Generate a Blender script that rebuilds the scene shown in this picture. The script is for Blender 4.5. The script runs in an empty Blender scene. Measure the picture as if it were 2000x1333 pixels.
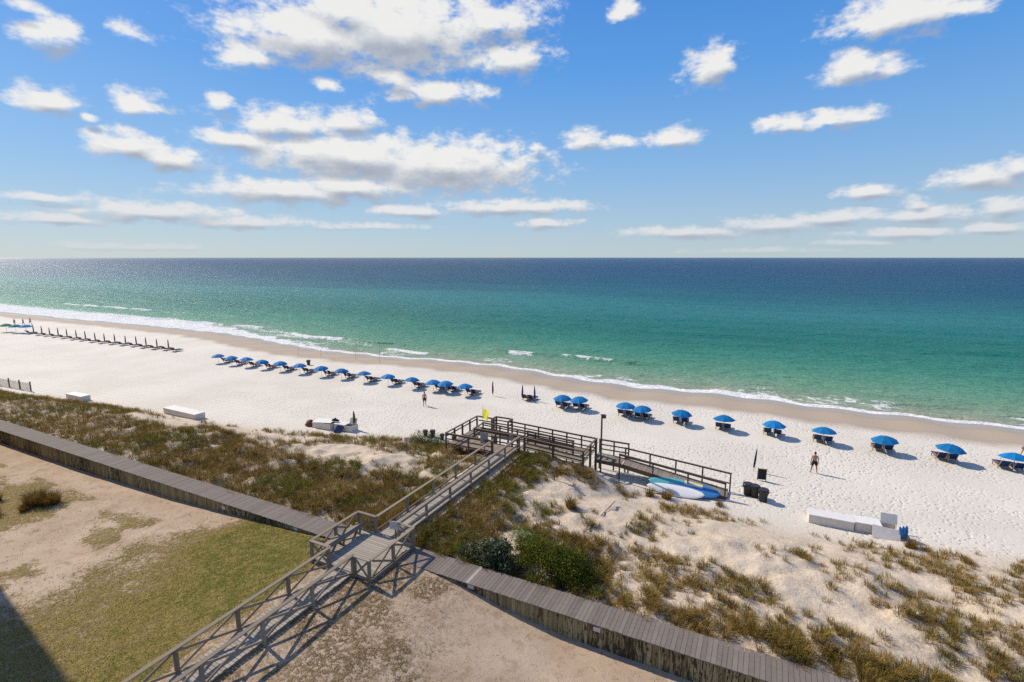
import bpy, bmesh, math, random
import numpy as np
from mathutils import Vector, Matrix, Euler

random.seed(7)
RNG = np.random.default_rng(11)
SC = bpy.context.scene
COL = SC.collection
R = math.radians
# World frame: X runs along the shore (towards the right), Y points out to sea, Z up. Metres.

# ------------------------------------------------------------------ camera, world, sun, exposure
CAM_H = 17.0
YAW = R(26.5)
cam = bpy.data.cameras.new('camera'); cam.lens = 18.0; cam.sensor_width = 36.0
cam.clip_start = 0.1; cam.clip_end = 200000.0
camo = bpy.data.objects.new('camera', cam); COL.objects.link(camo)
camo.location = (0, 0, CAM_H); camo.rotation_euler = (R(90.0) - math.atan(0.163), 0, YAW)
SC.camera = camo

SUN_EL, SUN_AZ = R(39.5), R(-81.0)          # azimuth from +Y, clockwise positive
SUN_DIR = Vector((math.sin(SUN_AZ) * math.cos(SUN_EL), math.cos(SUN_AZ) * math.cos(SUN_EL), math.sin(SUN_EL)))
sun = bpy.data.lights.new('sun', 'SUN'); sun.energy = 5.0; sun.angle = R(0.53); sun.color = (1.0, 0.90, 0.75)
suno = bpy.data.objects.new('sun', sun); COL.objects.link(suno)
suno.rotation_euler = SUN_DIR.to_track_quat('Z', 'Y').to_euler()

vs = SC.view_settings
vs.view_transform = 'Standard'; vs.look = 'None'; vs.gamma = 1.0; vs.exposure = 0.0; vs.use_curve_mapping = False
SC.cycles.use_denoising = False; SC.cycles.use_adaptive_sampling = True; SC.cycles.adaptive_threshold = 0.012; SC.cycles.adaptive_min_samples = 16
SC.cycles.max_bounces = 5; SC.cycles.diffuse_bounces = 3; SC.cycles.glossy_bounces = 3
SC.cycles.transparent_max_bounces = 8; SC.cycles.caustics_reflective = False; SC.cycles.caustics_refractive = False
SC.cycles.sample_clamp_indirect = 4.0; SC.cycles.sample_clamp_direct = 5.0


class NT:
    """tiny helper around a node tree"""
    def __init__(s, tree): s.t = tree; s.n = tree.nodes; s.l = tree.links
    def new(s, kind, **kw):
        n = s.n.new(kind)
        for k, v in kw.items(): setattr(n, k, v)
        return n
    def put(s, sock, v):
        if isinstance(v, bpy.types.NodeSocket): s.l.new(v, sock)
        elif v is not None: sock.default_value = v
    def math(s, op, a, b=None, c=None, clamp=False):
        n = s.new('ShaderNodeMath', operation=op); n.use_clamp = clamp
        s.put(n.inputs[0], a); s.put(n.inputs[1], b); s.put(n.inputs[2], c); return n.outputs[0]
    def vec(s, op, a, b=None, c=None):
        n = s.new('ShaderNodeVectorMath', operation=op)
        s.put(n.inputs[0], a); s.put(n.inputs[1], b); s.put(n.inputs[2], c)
        return n.outputs['Value'] if op in ('LENGTH', 'DOT_PRODUCT', 'DISTANCE') else n.outputs[0]
    def noise(s, vec, scale, detail=3.0, rough=0.55, dist=0.0, col=False):
        n = s.new('ShaderNodeTexNoise'); s.put(n.inputs['Vector'], vec); s.put(n.inputs['Scale'], scale)
        n.inputs['Detail'].default_value = detail; n.inputs['Roughness'].default_value = rough
        n.inputs['Distortion'].default_value = dist
        return n.outputs['Color' if col else 'Fac']
    def mr(s, v, a, b, c=0.0, d=1.0, smooth=True):
        n = s.new('ShaderNodeMapRange', interpolation_type='SMOOTHSTEP' if smooth else 'LINEAR'); n.clamp = True
        s.put(n.inputs[0], v); s.put(n.inputs[1], a); s.put(n.inputs[2], b); s.put(n.inputs[3], c); s.put(n.inputs[4], d)
        return n.outputs[0]
    def mix(s, f, a, b, mode='MIX'):
        n = s.new('ShaderNodeMix', data_type='RGBA', blend_type=mode)
        s.put(n.inputs[0], f)
        for sock, v in ((n.inputs[6], a), (n.inputs[7], b)):
            if isinstance(v, tuple) and len(v) == 3: v = (*v, 1.0)
            s.put(sock, v)
        return n.outputs[2]
    def ramp(s, f, stops, interp='LINEAR'):
        n = s.new('ShaderNodeValToRGB'); n.color_ramp.interpolation = interp
        e = n.color_ramp.elements
        while len(e) < len(stops): e.new(0.5)
        for x, (p, c) in zip(e, stops): x.position = p; x.color = (*c, 1.0)
        s.put(n.inputs[0], f); return n.outputs[0]
    def scale(s, v, k): return s.vec('MULTIPLY', v, k)


# world ------------------------------------------------------------
world = bpy.data.worlds.new('World'); SC.world = world; world.use_nodes = True
W = NT(world.node_tree); W.n.clear()
sky = W.new('ShaderNodeTexSky', sky_type='NISHITA'); sky.sun_disc = False
sky.sun_elevation = SUN_EL; sky.sun_rotation = SUN_AZ
sky.altitude = 20.0; sky.air_density = 1.0; sky.dust_density = 0.4; sky.ozone_density = 2.2
SKY_STRENGTH = 0.095


def pix_dir(px, py):
    """azimuth/elevation (degrees) of the direction seen at a point of the 2000x1333 photograph"""
    x = (px - 1000) / 1000.0; y = -(py - 666.5) / 1000.0
    p = math.atan(0.163); c, s = math.cos(p), math.sin(p)
    d = Vector((x, c + y * s, -s + y * c)).normalized()
    return math.degrees(math.atan2(d.x, d.y)), math.degrees(math.asin(d.z))


# (x, y, half width, half height, thinness) of every cloud puff as seen from the shore
CLOUDS = [
    (600, 70, 165, 62, -.1), (770, 60, 190, 88, -.2), (690, 20, 170, 50, -.1), (960, 40, 110, 55, .1), (990, 112, 95, 40, .15), (480, 108, 60, 38, .1),
    (850, 178, 110, 30, .05), (770, 152, 60, 22, .3),
    (95, 68, 62, 38, .1), (255, 62, 50, 20, .4), (30, 10, 60, 16, .4),
    (95, 195, 68, 32, .05), (165, 228, 24, 12, .3), (268, 204, 52, 30, .05), (427, 196, 34, 17, .2), (640, 168, 32, 16, .35),
    (560, 242, 120, 34, .05), (680, 236, 66, 32, .05), (465, 268, 90, 26, .1),
    (250, 282, 78, 36, 0), (315, 305, 85, 28, .05),
    (690, 306, 185, 42, -.3), (860, 324, 165, 46, -.35), (600, 300, 95, 26, 0),
    (560, 374, 170, 24, -.15), (690, 366, 130, 26, -.15),
    (100, 390, 130, 9, .35), (300, 414, 200, 24, .1), (90, 428, 130, 14, .25), (500, 435, 150, 14, .3), (250, 482, 180, 9, .45), (720, 442, 150, 8, .5),
    (800, 414, 85, 14, .15), (990, 405, 165, 18, .05), (1070, 437, 60, 14, .15),
    (1140, 272, 42, 24, .05), (1205, 278, 40, 16, .3), (1315, 267, 55, 25, .05), (1045, 290, 22, 9, .45),
    (1385, 128, 58, 42, .05), (1212, 15, 34, 28, .2),
    (1675, 132, 85, 38, 0), (1745, 130, 45, 22, .3),
    (1760, 28, 130, 46, -.05), (1870, 20, 70, 22, .3),
    (1530, 243, 60, 18, .1), (1630, 234, 85, 20, .1),
    (1910, 345, 98, 28, 0), (1985, 328, 55, 24, .05), (1700, 372, 56, 18, .1), (1790, 398, 36, 16, .1),
    (1500, 442, 120, 17, .1), (1640, 426, 120, 17, .1), (1800, 420, 110, 18, .1), (1960, 405, 55, 24, .05), (1340, 454, 140, 13, .25),
    (1780, 455, 150, 15, .15), (1940, 445, 90, 15, .15), (1680, 474, 90, 8, .35), (1500, 490, 200, 7, .5),
]
co = W.new('ShaderNodeTexCoord')
d = co.outputs['Generated']
sep = W.new('ShaderNodeSeparateXYZ'); W.l.new(d, sep.inputs[0])
# rotate so that azimuth 0 is the camera's azimuth
cy, sy = math.cos(YAW), math.sin(YAW)
dx = W.math('ADD', W.math('MULTIPLY', sep.outputs[0], cy), W.math('MULTIPLY', sep.outputs[1], sy))
dy = W.math('SUBTRACT', W.math('MULTIPLY', sep.outputs[1], cy), W.math('MULTIPLY', sep.outputs[0], sy))
az = W.math('MULTIPLY', W.math('ARCTAN2', dx, dy), 57.29578)
el = W.math('MULTIPLY', W.math('ARCSINE', sep.outputs[2]), 57.29578)
cmb = W.new('ShaderNodeCombineXYZ'); W.l.new(az, cmb.inputs[0]); W.l.new(el, cmb.inputs[1])

grp = bpy.data.node_groups.new('cloud_density', 'ShaderNodeTree')
grp.interface.new_socket('P', in_out='INPUT', socket_type='NodeSocketVector')
grp.interface.new_socket('D', in_out='OUTPUT', socket_type='NodeSocketFloat'); grp.interface.new_socket('B', in_out='OUTPUT', socket_type='NodeSocketFloat')
G = NT(grp); gi = G.new('NodeGroupInput'); go = G.new('NodeGroupOutput'); P0 = gi.outputs[0]
gsep = G.new('ShaderNodeSeparateXYZ'); G.l.new(P0, gsep.inputs[0])
elev = gsep.outputs[1]
# finer puffs towards the horizon (clouds there are farther away)
wob = G.noise(G.scale(P0, (0.16, 0.30, 1)), 1.0, 3.0, 0.55, col=True)
amp = G.mr(elev, 0.0, 16.0, 0.7, 2.6, False)
warp = G.vec('MULTIPLY', G.vec('SUBTRACT', wob, (0.5, 0.5, 0.5)), (1.0, 0.55, 0.0))
sc = G.new('ShaderNodeVectorMath', operation='SCALE'); G.l.new(warp, sc.inputs[0]); G.l.new(amp, sc.inputs['Scale'])
P1 = G.vec('ADD', P0, sc.outputs[0])
cur = None
for (cx, cy_, hw, hh, thin) in CLOUDS:
    a, e = pix_dir(cx, cy_)
    a1, _ = pix_dir(cx + hw, cy_); a0, _ = pix_dir(cx - hw, cy_)
    _, e1 = pix_dir(cx, cy_ - hh); _, e0 = pix_dir(cx, cy_ + hh)
    sx = 2.0 / abs(a1 - a0); sz = 2.0 / abs(e1 - e0)
    L = G.vec('LENGTH', G.vec('MULTIPLY_ADD', P1, (sx, sz, 0), (-a * sx, -e * sz, max(thin, 0.0) * 1.0)))
    if thin < 0: L = G.math('ADD', L, thin)
    cur = L if cur is None else G.math('SMOOTH_MIN', cur, L, 0.22)
blob = G.math('SUBTRACT', 1.0, cur)
# the same kind of scattered cumulus all round, outside the stretch of sky described above
gen = G.noise(G.scale(P0, (0.075, 0.17, 1)), 1.0, 4.0, 0.5)
gen = G.math('MULTIPLY', G.math('SUBTRACT', gen, 0.56), 6.0)
out1 = G.math('MAXIMUM', G.mr(G.math('ABSOLUTE', gsep.outputs[0]), 47.0, 53.0), G.mr(elev, 26.5, 31.0))
gen = G.math('ADD', G.math('MULTIPLY', G.math('SUBTRACT', 1.0, out1), -3.0), gen)
blob = G.math('MAXIMUM', blob, gen)
G.l.new(blob, go.inputs[1])
blob = G.math('MINIMUM', blob, 1.0)
fs = G.new('ShaderNodeCombineXYZ'); k = G.mr(elev, 0.0, 20.0, 1.1, 0.5, False)
f1 = G.noise(G.vec('MULTIPLY', P0, (1.0, 1.75, 1.0)), 0.46, 7.0, 0.55)
f2 = G.noise(G.vec('MULTIPLY', P0, (1.0, 1.9, 1.0)), 2.0, 3.0, 0.6)
ns = G.math('ADD', G.math('MULTIPLY', G.math('SUBTRACT', f1, 0.5), 2.5), G.math('MULTIPLY', G.math('SUBTRACT', f2, 0.5), 0.55))
G.l.new(G.math('ADD', blob, ns), go.inputs[0])

def dens(vec):
    n = W.new('ShaderNodeGroup'); n.node_tree = grp; W.l.new(vec, n.inputs[0]); return n.outputs[0], n.outputs[1]
D0, B0 = dens(cmb.outputs[0])
upo = W.new('ShaderNodeCombineXYZ'); step = W.math('ADD', 0.35, W.math('MULTIPLY', W.math('MAXIMUM', el, 0.0), 0.055))
W.l.new(W.math('MULTIPLY', step, -0.45), upo.inputs[0]); W.l.new(step, upo.inputs[1])
D1, B1 = dens(W.vec('ADD', cmb.outputs[0], upo.outputs[0]))
alpha = W.math('MULTIPLY', W.mr(D0, -0.30, 0.66), 0.97)
big_ = W.math('MULTIPLY', W.math('SUBTRACT', B0, B1), 1.25)
fine_ = W.math('MULTIPLY', W.math('SUBTRACT', W.math('SUBTRACT', D0, W.math('MINIMUM', B0, 1.0)), W.math('SUBTRACT', D1, W.math('MINIMUM', B1, 1.0))), 0.34)
lit = W.math('ADD', 0.63, W.math('ADD', big_, fine_), clamp=True)
thick = W.mr(D0, 0.25, 1.3)
lit = W.math('SUBTRACT', lit, W.math('MULTIPLY', thick, 0.14), clamp=True)
ccol = W.ramp(lit, [(0.0, (0.38, 0.42, 0.50)), (0.25, (0.46, 0.50, 0.57)), (0.55, (0.66, 0.68, 0.70)), (0.88, (0.88, 0.87, 0.85))])
# clouds low over the horizon sit behind more air
ccol = W.mix(W.mr(el, 0.0, 9.0, 0.45, 0.0), ccol, (0.46, 0.53, 0.64))
alpha = W.math('MULTIPLY', alpha, W.mr(el, -0.2, 2.5, 0.35, 1.0))
skyc = W.new('ShaderNodeVectorMath', operation='SCALE'); W.l.new(sky.outputs[0], skyc.inputs[0]); skyc.inputs['Scale'].default_value = SKY_STRENGTH
hs = W.new('ShaderNodeHueSaturation'); hs.inputs['Saturation'].default_value = 1.18; W.l.new(skyc.outputs[0], hs.inputs['Color'])
grad = W.ramp(W.math('DIVIDE', W.math('MAXIMUM', el, 0.0), 60.0), [(0.0, (.50, .62, .68)), (.06, (.40, .57, .74)), (.16, (.25, .49, .83)), (.30, (.115, .37, .85)), (.48, (.050, .25, .80)), (1.0, (.03, .15, .55))])
base = W.mix(W.mr(el, 2.0, 55.0, .85, .6, False), hs.outputs[0], grad)
final = W.mix(alpha, base, ccol)
bg = W.new('ShaderNodeBackground'); W.l.new(final, bg.inputs['Color']); bg.inputs['Strength'].default_value = 1.0
wo = W.new('ShaderNodeOutputWorld'); W.l.new(bg.outputs[0], wo.inputs['Surface'])
world.cycles.sampling_method = 'MANUAL'; world.cycles.sample_map_resolution = 512

# ------------------------------------------------------------------ numeric noise
def _hash(ix, iy, seed):
    h = (ix.astype(np.int64) * 374761393 + iy.astype(np.int64) * 668265263 + seed * 1274126177) & 0xffffffff
    h = ((h ^ (h >> 13)) * 1274126177) & 0xffffffff
    return ((h ^ (h >> 16)) & 0xffff) / 65535.0
def vnoise(x, y, seed=0):
    ix, iy = np.floor(x), np.floor(y); fx, fy = x - ix, y - iy
    fx = fx * fx * (3 - 2 * fx); fy = fy * fy * (3 - 2 * fy)
    a, b = _hash(ix, iy, seed), _hash(ix + 1, iy, seed); c, e = _hash(ix, iy + 1, seed), _hash(ix + 1, iy + 1, seed)
    return (a * (1 - fx) + b * fx) * (1 - fy) + (c * (1 - fx) + e * fx) * fy
def fbm(x, y, seed=0, octv=4):
    t = np.zeros_like(x, dtype=float); w = 0.5; n = 0.0
    for k in range(octv):
        t += w * vnoise(x * 2 ** k, y * 2 ** k, seed + 17 * k); n += w; w *= 0.5
    return t / n
def sstep(a, b, x):
    t = np.clip((x - a) / (b - a), 0, 1); return t * t * (3 - 2 * t)

# ------------------------------------------------------------------ terrain functions
SHORE_U = [-600, -236, -190, -150, -115, -98, -83, -70, -62, -50, -42, -34, -27, -20, -15, -11, -7, -2, 4, 12, 19, 26, 60, 400]
SHORE_V = [80, 78.6, 78.2, 79.8, 79.4, 76.5, 73.6, 73.2, 73.6, 75.2, 75.8, 74.6, 73.2, 71.9, 71.4, 72.4, 72.9, 72.5, 72.3, 71.9, 71.8, 72.6, 72, 72]
def shore(u): return np.interp(u, SHORE_U, SHORE_V) + 0.35 * np.sin(u * 0.9) + 0.25 * np.sin(u * 0.37 + 2)
TOE_U = [-300, -110, -88, -74, -60, -50, -40, -35, -29, -22, -12, -6.6, 3.4, 8.9, 14, 30, 300]
TOE_V = [27, 27, 28, 30, 32, 32.5, 34.5, 36, 38.4, 38.4, 37.4, 35.9, 35.4, 36.4, 37.6, 39, 39]
def toe(u): return np.interp(u, TOE_U, TOE_V)
SEA = -1.2
def ground_z(u, v):
    """beach and dune height"""
    u = np.asarray(u, float); v = np.asarray(v, float)
    t = toe(u); s = (v - 19.5) / (t - 19.5)
    dune = 1.62 + 0.75 * (fbm(u / 5.0, v / 5.0, 3) - 0.5) + 0.55 * (fbm(u / 1.7, v / 1.7, 5) - 0.5) + 0.28 * (vnoise(u / .55, v / .55, 15) - .5)
    edge = sstep(19.4, 21.0, v)
    dune = 1.66 * (1 - edge) + dune * edge
    f = 1 - sstep(0.45, 1.02, s + 0.12 * (fbm(u / 4.0, v / 4.0, 9) - 0.5))
    bank = np.exp(-((u + 16.6) / 7.9) ** 6) * (1 - sstep(35.2, 37.0, v)) * sstep(27, 31, v)
    f = np.maximum(f, .97 * bank)
    hug = np.exp(-((u + 17.5) / 2.6) ** 4) * (1 - sstep(33.5, 35.5, v)) * sstep(20.2, 21.2, v)
    dune = dune * (1 - hug) + 1.86 * hug; f = np.maximum(f, hug)
    sh = shore(u); q = v - sh
    beach = 0.06 - 0.16 * sstep(48, 60, v) + 0.10 * (fbm(u / 6, v / 6, 21) - 0.5) * (1 - sstep(58, 63, v))
    wet = sstep(-11.5, 0.5, q)
    beach = beach * (1 - wet) + (SEA) * wet - 0.02
    beach = np.where(q > 0.4, SEA - 0.06 * (q - 0.4) - 0.02, beach)
    beach = np.maximum(beach, -9.0)
    return beach + (dune - beach) * f
LZ_U = [-400, -120, -60, -46, -35, -29, -23, -19.5, -17.2, -15.5, -13.5, -12.2, -10.8, -8.8, -6.9, 10, 300]
LZ_V = [.5, .5, .6, .65, .9, 1.2, 1.58, 1.85, 1.97, 1.88, 1.76, 1.58, 1.3, .98, .78, .62, .5]
def lawn_z(u, v):
    u = np.asarray(u, float); v = np.asarray(v, float)
    return np.interp(u + 1.2 * (fbm(u / 6, v / 6, 31) - .5), LZ_U, LZ_V) + 0.05 * (fbm(u / 1.2, v / 1.2, 33) - 0.5)
def gz(u, v): return float(ground_z(np.array([u]), np.array([v]))[0])
def lz(u, v): return float(lawn_z(np.array([u]), np.array([v]))[0])

def inside(poly, u, v):
    c = np.zeros(u.shape, bool); n = len(poly)
    for i in range(n):
        x0, y0 = poly[i]; x1, y1 = poly[(i + 1) % n]
        cond = ((y0 > v) != (y1 > v)) & (u < (x1 - x0) * (v - y0) / (y1 - y0 + 1e-12) + x0); c ^= cond
    return c
LAWN = [(-33, 1), (-31.5, 9), (-30.2, 12.8), (-29.6, 16.6), (-28.0, 19.0), (-26, 23), (-15.5, 23), (-15.5, 1)]
def green_mask(u, v):
    """0..1 how much living grass the lawn side carries"""
    uu = u + 5.0 * (fbm(u / 2, v / 2, 41, 5) - 0.5); vv = v + 3.0 * (fbm(u / 2, v / 2, 43, 5) - 0.5)
    m = sum(inside(LAWN, uu + r_ * math.cos(a_), vv + r_ * math.sin(a_)).astype(float) for a_ in (0, 1.05, 2.1, 3.14, 4.2, 5.25) for r_ in (.8, 2.0)) / 12.0
    m = m * (1 - sstep(-19.6, -18.6, u + 1.2 * (fbm(u / .8, v / .8, 49) - .5)))
    dry = sstep(.44, .66, fbm(u / 2.6, v / 2.6, 45))
    strip = sstep(-29.5, -20.5, u + .6 * (v - 13)) * (.55 + .45 * sstep(9, 16, v))
    m *= 0.60 + 0.40 * np.clip(1.3 * strip + .35 * (1 - dry) - .15, 0, 1)
    m2 = ((u < -32) & (v < 16.8)) * sstep(.36, .70, fbm(u / 2.6, v / 1.5, 47) + .10 * sstep(-37, -44, u)) * .62
    m = m * (.72 + .42 * fbm(u / .7, v / .7, 48))
    return np.clip(np.maximum(m, m2), 0, 1)
def dry_mask(u, v):
    """0..1 dry matted ground cover on the lawn side"""
    r = sstep(-9.0, -12.5, u + .35 * (v - 15) + 3.0 * (fbm(u / 2, v / 2, 51) - .5)) * (u > -17)
    patch = .35 + .65 * sstep(.40, .58, fbm(u / 1.1, v / 1.1, 53))
    m = r * patch
    m = np.maximum(m, (u > -17) * (u < -5) * (v < 13.2) * sstep(.50, .60, fbm(u / 1.6, v / 1.6, 57)) * .8)
    m = np.maximum(m, ((u > -20.2) & (u < -15.0)) * .55 * patch)
    return np.clip(m, 0, 1)

BARE = [(-51.5, 28.6, 6.0, 2.7), (-43, 30.3, 4.5, 2.2), (-37, 30, 3.4, 2.4), (-30.5, 29, 3.6, 2.1), (-26, 29.6, 2.6, 1.3), (-56, 31.5, 5, 1.2),
        (-10.9, 30.2, 3.3, 2.5), (-6.8, 31.8, 3.0, 2.4), (-7.4, 28.8, 1.7, 1.6), (-2.2, 28.6, 3.2, 2.6), (.9, 27.0, 2.6, 2.7), (2.4, 24.9, 1.6, 1.5), (1.5, 31.4, 4.6, 2.3), (7, 30, 2.6, 1.2), (11, 27.5, 2.2, 1.0)]
def grass_density(u, v):
    t = toe(u); n = fbm(u / 2.2, v / 2.2, 61); n2 = fbm(u / 0.9, v / 0.9, 63)
    left = u < -17.5
    d_ = np.where(left, 1.0 - 0.42 * sstep(24.5, 30.0, v) * sstep(-66, -50, u), 0.0)
    near = 1 - sstep(20.9, 23.6, v + 2.0 * (n - .5))
    rt = np.maximum(near * .9, 0.38)
    rt = np.maximum(rt, 1 - sstep(-13.2, -11.0, u + 2 * (n - .5) + .1 * (v - 25)))
    rt = np.maximum(rt, (sstep(-12, -10, u) * (1 - sstep(-6.5, -4.5, u))) * (1 - sstep(24.5, 26.5, v + 1.5 * (n - .5))))
    rt = np.maximum(rt, .95 * (u > -22.6) * (u < -10.6) * (1 - sstep(34.2, 35.2, v)) * sstep(32.3, 33.2, v))
    d_ = np.where(left, d_, rt)
    for (a, b, ra, rb) in BARE:
        r = np.sqrt(((u - a) / ra) ** 2 + ((v - b) / rb) ** 2) + 0.9 * (n - .5)
        d_ = d_ * (0.06 + 0.94 * sstep(0.72, 1.08, r))
    pat = sstep(.36, .62, n2 * .6 + n * .4)
    d_ = d_ * np.where(d_ > .85, .66 + .34 * pat, .10 + 1.15 * pat)
    d_ *= 1 - sstep(t - 1.6 + 1.2 * (n - .5), t - .3 + 1.2 * (n - .5), v)
    d_ *= sstep(20.0, 20.5, v + .5 * (n2 - .5))
    d_ *= np.where((u > -18.55) & (u < -16.45) & (v < 34.6), 0.0, 1.0)
    d_ *= np.where((u > -22.0) & (u < -10.9) & (v > 34.9) & (v < 38.4), 0.0, 1.0)
    d_ *= np.where((u > -19.8) & (u < -15.5) & (v < 20.4), 0.0, 1.0)
    return np.clip(d_, 0, 1)

# ------------------------------------------------------------------ mesh helpers
def mesh_np(name, verts, tris=None, quads=None, smooth=True, attrs=None, colors=None):
    me = bpy.data.meshes.new(name)
    verts = np.asarray(verts, np.float32)
    loops = []; starts = []; n = 0
    if quads is not None and len(quads):
        q = np.asarray(quads, np.int32); loops.append(q.ravel()); starts.append(np.arange(len(q)) * 4); n = q.size
    if tris is not None and len(tris):
        t = np.asarray(tris, np.int32); loops.append(t.ravel()); starts.append(n + np.arange(len(t)) * 3)
    loops = np.concatenate(loops); starts = np.concatenate(starts)
    me.vertices.add(len(verts)); me.vertices.foreach_set('co', verts.ravel())
    me.loops.add(len(loops)); me.loops.foreach_set('vertex_index', loops)
    me.polygons.add(len(starts)); me.polygons.foreach_set('loop_start', starts.astype(np.int32))
    me.polygons.foreach_set('use_smooth', np.full(len(starts), smooth, bool))
    for k, a in (attrs or {}).items():
        me.attributes.new(k, 'FLOAT', 'POINT').data.foreach_set('value', np.asarray(a, np.float32).ravel())
    if colors is not None:
        c = np.ones((len(verts), 4), np.float32); c[:, :3] = colors
        me.attributes.new('col', 'FLOAT_COLOR', 'POINT').data.foreach_set('color', c.ravel())
    me.update(); me.validate(); return me
def link(name, me, mat=None, parent=None):
    o = bpy.data.objects.new(name, me); COL.objects.link(o)
    if mat is not None and me is not None and not me.materials: me.materials.append(mat)
    if parent is not None: o.parent = parent
    return o
def tag(o, label=None, cat=None, group=None, kind=None):
    if label: o['label'] = label
    if cat: o['category'] = cat
    if group: o['group'] = group
    if kind: o['kind'] = kind
    return o
def thing(name, loc, label, cat, group=None, rz=0.0):
    o = bpy.data.objects.new(name, None); COL.objects.link(o); o.empty_display_size = 0.2
    o.location = loc; o.rotation_euler = (0, 0, rz); return tag(o, label, cat, group)
def grid(us, vs_):
    U, V = np.meshgrid(us, vs_); nu, nv = len(us), len(vs_)
    i = np.arange(nu * nv).reshape(nv, nu)
    q = np.stack([i[:-1, :-1], i[:-1, 1:], i[1:, 1:], i[1:, :-1]], -1).reshape(-1, 4)
    return U.ravel(), V.ravel(), q
def spaced(knots):
    """knots: [(pos, step), ...] -> positions whose spacing follows the step"""
    out = [knots[0][0]]
    for (a, sa), (b, sb) in zip(knots[:-1], knots[1:]):
        x = a
        while True:
            f = (x - a) / (b - a); x += sa + (sb - sa) * f
            if x >= b - 1e-6: break
            out.append(x)
        out.append(b)
    return np.array(out)

BOX = {}
def box_mesh(mat, bevel=True):
    """unit box, one shared copy for each material"""
    if mat.name in BOX: return BOX[mat.name]
    bm = bmesh.new(); bmesh.ops.create_cube(bm, size=1.0)
    me = bpy.data.meshes.new('board'); bm.to_mesh(me); bm.free(); me.materials.append(mat); BOX[mat.name] = me
    return me
def box(name, mat, root, c, size, rot=None):
    """c is the world position of the box centre; root an unrotated Empty (or None)"""
    o = bpy.data.objects.new(name, box_mesh(mat)); COL.objects.link(o)
    c = Vector(c)
    if root is not None:
        o.parent = root; b = root
        while b is not None: c = c - Vector(b.location); b = b.parent
    o.location = c; o.scale = size
    if rot is not None: o.rotation_euler = rot
    return o
def beam(name, mat, root, p0, p1, w, h, up=(0, 0, 1)):
    p0, p1 = Vector(p0), Vector(p1); dvec = p1 - p0; L = dvec.length; x = dvec.normalized()
    up = Vector(up)
    if abs(x.dot(up)) > .99: up = Vector((1, 0, 0))
    y = up.cross(x).normalized(); z = x.cross(y)
    m = Matrix((x, y, z)).transposed()
    return box(name, mat, root, (p0 + p1) / 2, (L, w, h), m.to_euler())
def lathe(name, prof, n=16, close=True):
    """revolve a list of (r, z)"""
    vsx = []; q = []
    for r, z in prof:
        for k in range(n):
            a = 2 * math.pi * k / n; vsx.append((r * math.cos(a), r * math.sin(a), z))
    for j in range(len(prof) - 1):
        for k in range(n): q.append((j * n + k, j * n + (k + 1) % n, (j + 1) * n + (k + 1) % n, (j + 1) * n + k))
    me = bpy.data.meshes.new(name); fs_ = [tuple(f) for f in q]
    if close: fs_ += [tuple(range(n - 1, -1, -1)), tuple(range((len(prof) - 1) * n, len(prof) * n))]
    me.from_pydata(vsx, [], fs_); me.update()
    for p in me.polygons: p.use_smooth = len(p.vertices) == 4
    return me

# ------------------------------------------------------------------ materials
def new_mat(name):
    m = bpy.data.materials.new(name); m.use_nodes = True; t = NT(m.node_tree); t.n.clear()
    o = t.new('ShaderNodeOutputMaterial'); b = t.new('ShaderNodeBsdfPrincipled'); t.l.new(b.outputs[0], o.inputs[0])
    return m, t, b
def plain(name, col, rough=0.6, spec=0.3, var=0.06, scale=6.0, metal=0.0):
    m, t, b = new_mat(name)
    tc = t.new('ShaderNodeTexCoord'); n = t.noise(tc.outputs['Object'], scale, 4)
    oi = t.new('ShaderNodeObjectInfo')
    f = t.math('ADD', t.mr(n, .3, .7, 1 - var, 1 + var), t.math('MULTIPLY', t.math('SUBTRACT', oi.outputs['Random'], .5), var * 2))
    c = t.new('ShaderNodeVectorMath', operation='SCALE'); c.inputs[0].default_value = col; t.l.new(f, c.inputs['Scale'])
    t.l.new(c.outputs[0], b.inputs['Base Color']); b.inputs['Roughness'].default_value = rough
    b.inputs['Specular IOR Level'].default_value = spec; b.inputs['Metallic'].default_value = metal
    return m
def wood(name, c0, c1, c2, stretch=(0.6, 14, 14), stain=0.0, stain_col=(.05, .045, .03), axis=0):
    """weathered boards: grain along the long side, each board its own tone"""
    m, t, b = new_mat(name)
    tc = t.new('ShaderNodeTexCoord'); oi = t.new('ShaderNodeObjectInfo')
    off = t.new('ShaderNodeCombineXYZ')
    for k in range(3): t.l.new(t.math('MULTIPLY', oi.outputs['Random'], 37.0 + 11 * k), off.inputs[k])
    p = t.vec('ADD', t.vec('MULTIPLY', tc.outputs['Object'], stretch), off.outputs[0])
    g = t.noise(p, 1.0, 4, .6)
    c = t.ramp(t.math('ADD', t.math('MULTIPLY', g, .7), t.math('MULTIPLY', oi.outputs['Random'], .32)), [(.2, c0), (.5, c1), (.82, c2)])
    if stain > 0:
        sp = t.vec('ADD', t.vec('MULTIPLY', tc.outputs['Object'], (1.3, 1.0, 1.7)), t.vec('MULTIPLY', off.outputs[0], (3.1, 2.3, 1.7)))
        s1 = t.noise(sp, 1.5, 6, .68, .7)
        geo = t.new('ShaderNodeNewGeometry')
        s2 = t.noise(t.vec('MULTIPLY', geo.outputs['Position'], (.30, 1, .1)), 1.0, 2)
        s = t.mr(t.math('ADD', s1, t.math('MULTIPLY', t.math('SUBTRACT', s2, .5), .55)), .49, .60)
        c = t.mix(t.math('MULTIPLY', s, stain), c, stain_col)
    t.l.new(c, b.inputs['Base Color']); b.inputs['Roughness'].default_value = .85; b.inputs['Specular IOR Level'].default_value = .2
    bp = t.new('ShaderNodeBump'); bp.inputs['Strength'].default_value = .5; bp.inputs['Distance'].default_value = .01
    t.l.new(g, bp.inputs['Height']); t.l.new(bp.outputs[0], b.inputs['Normal'])
    return m
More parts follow.
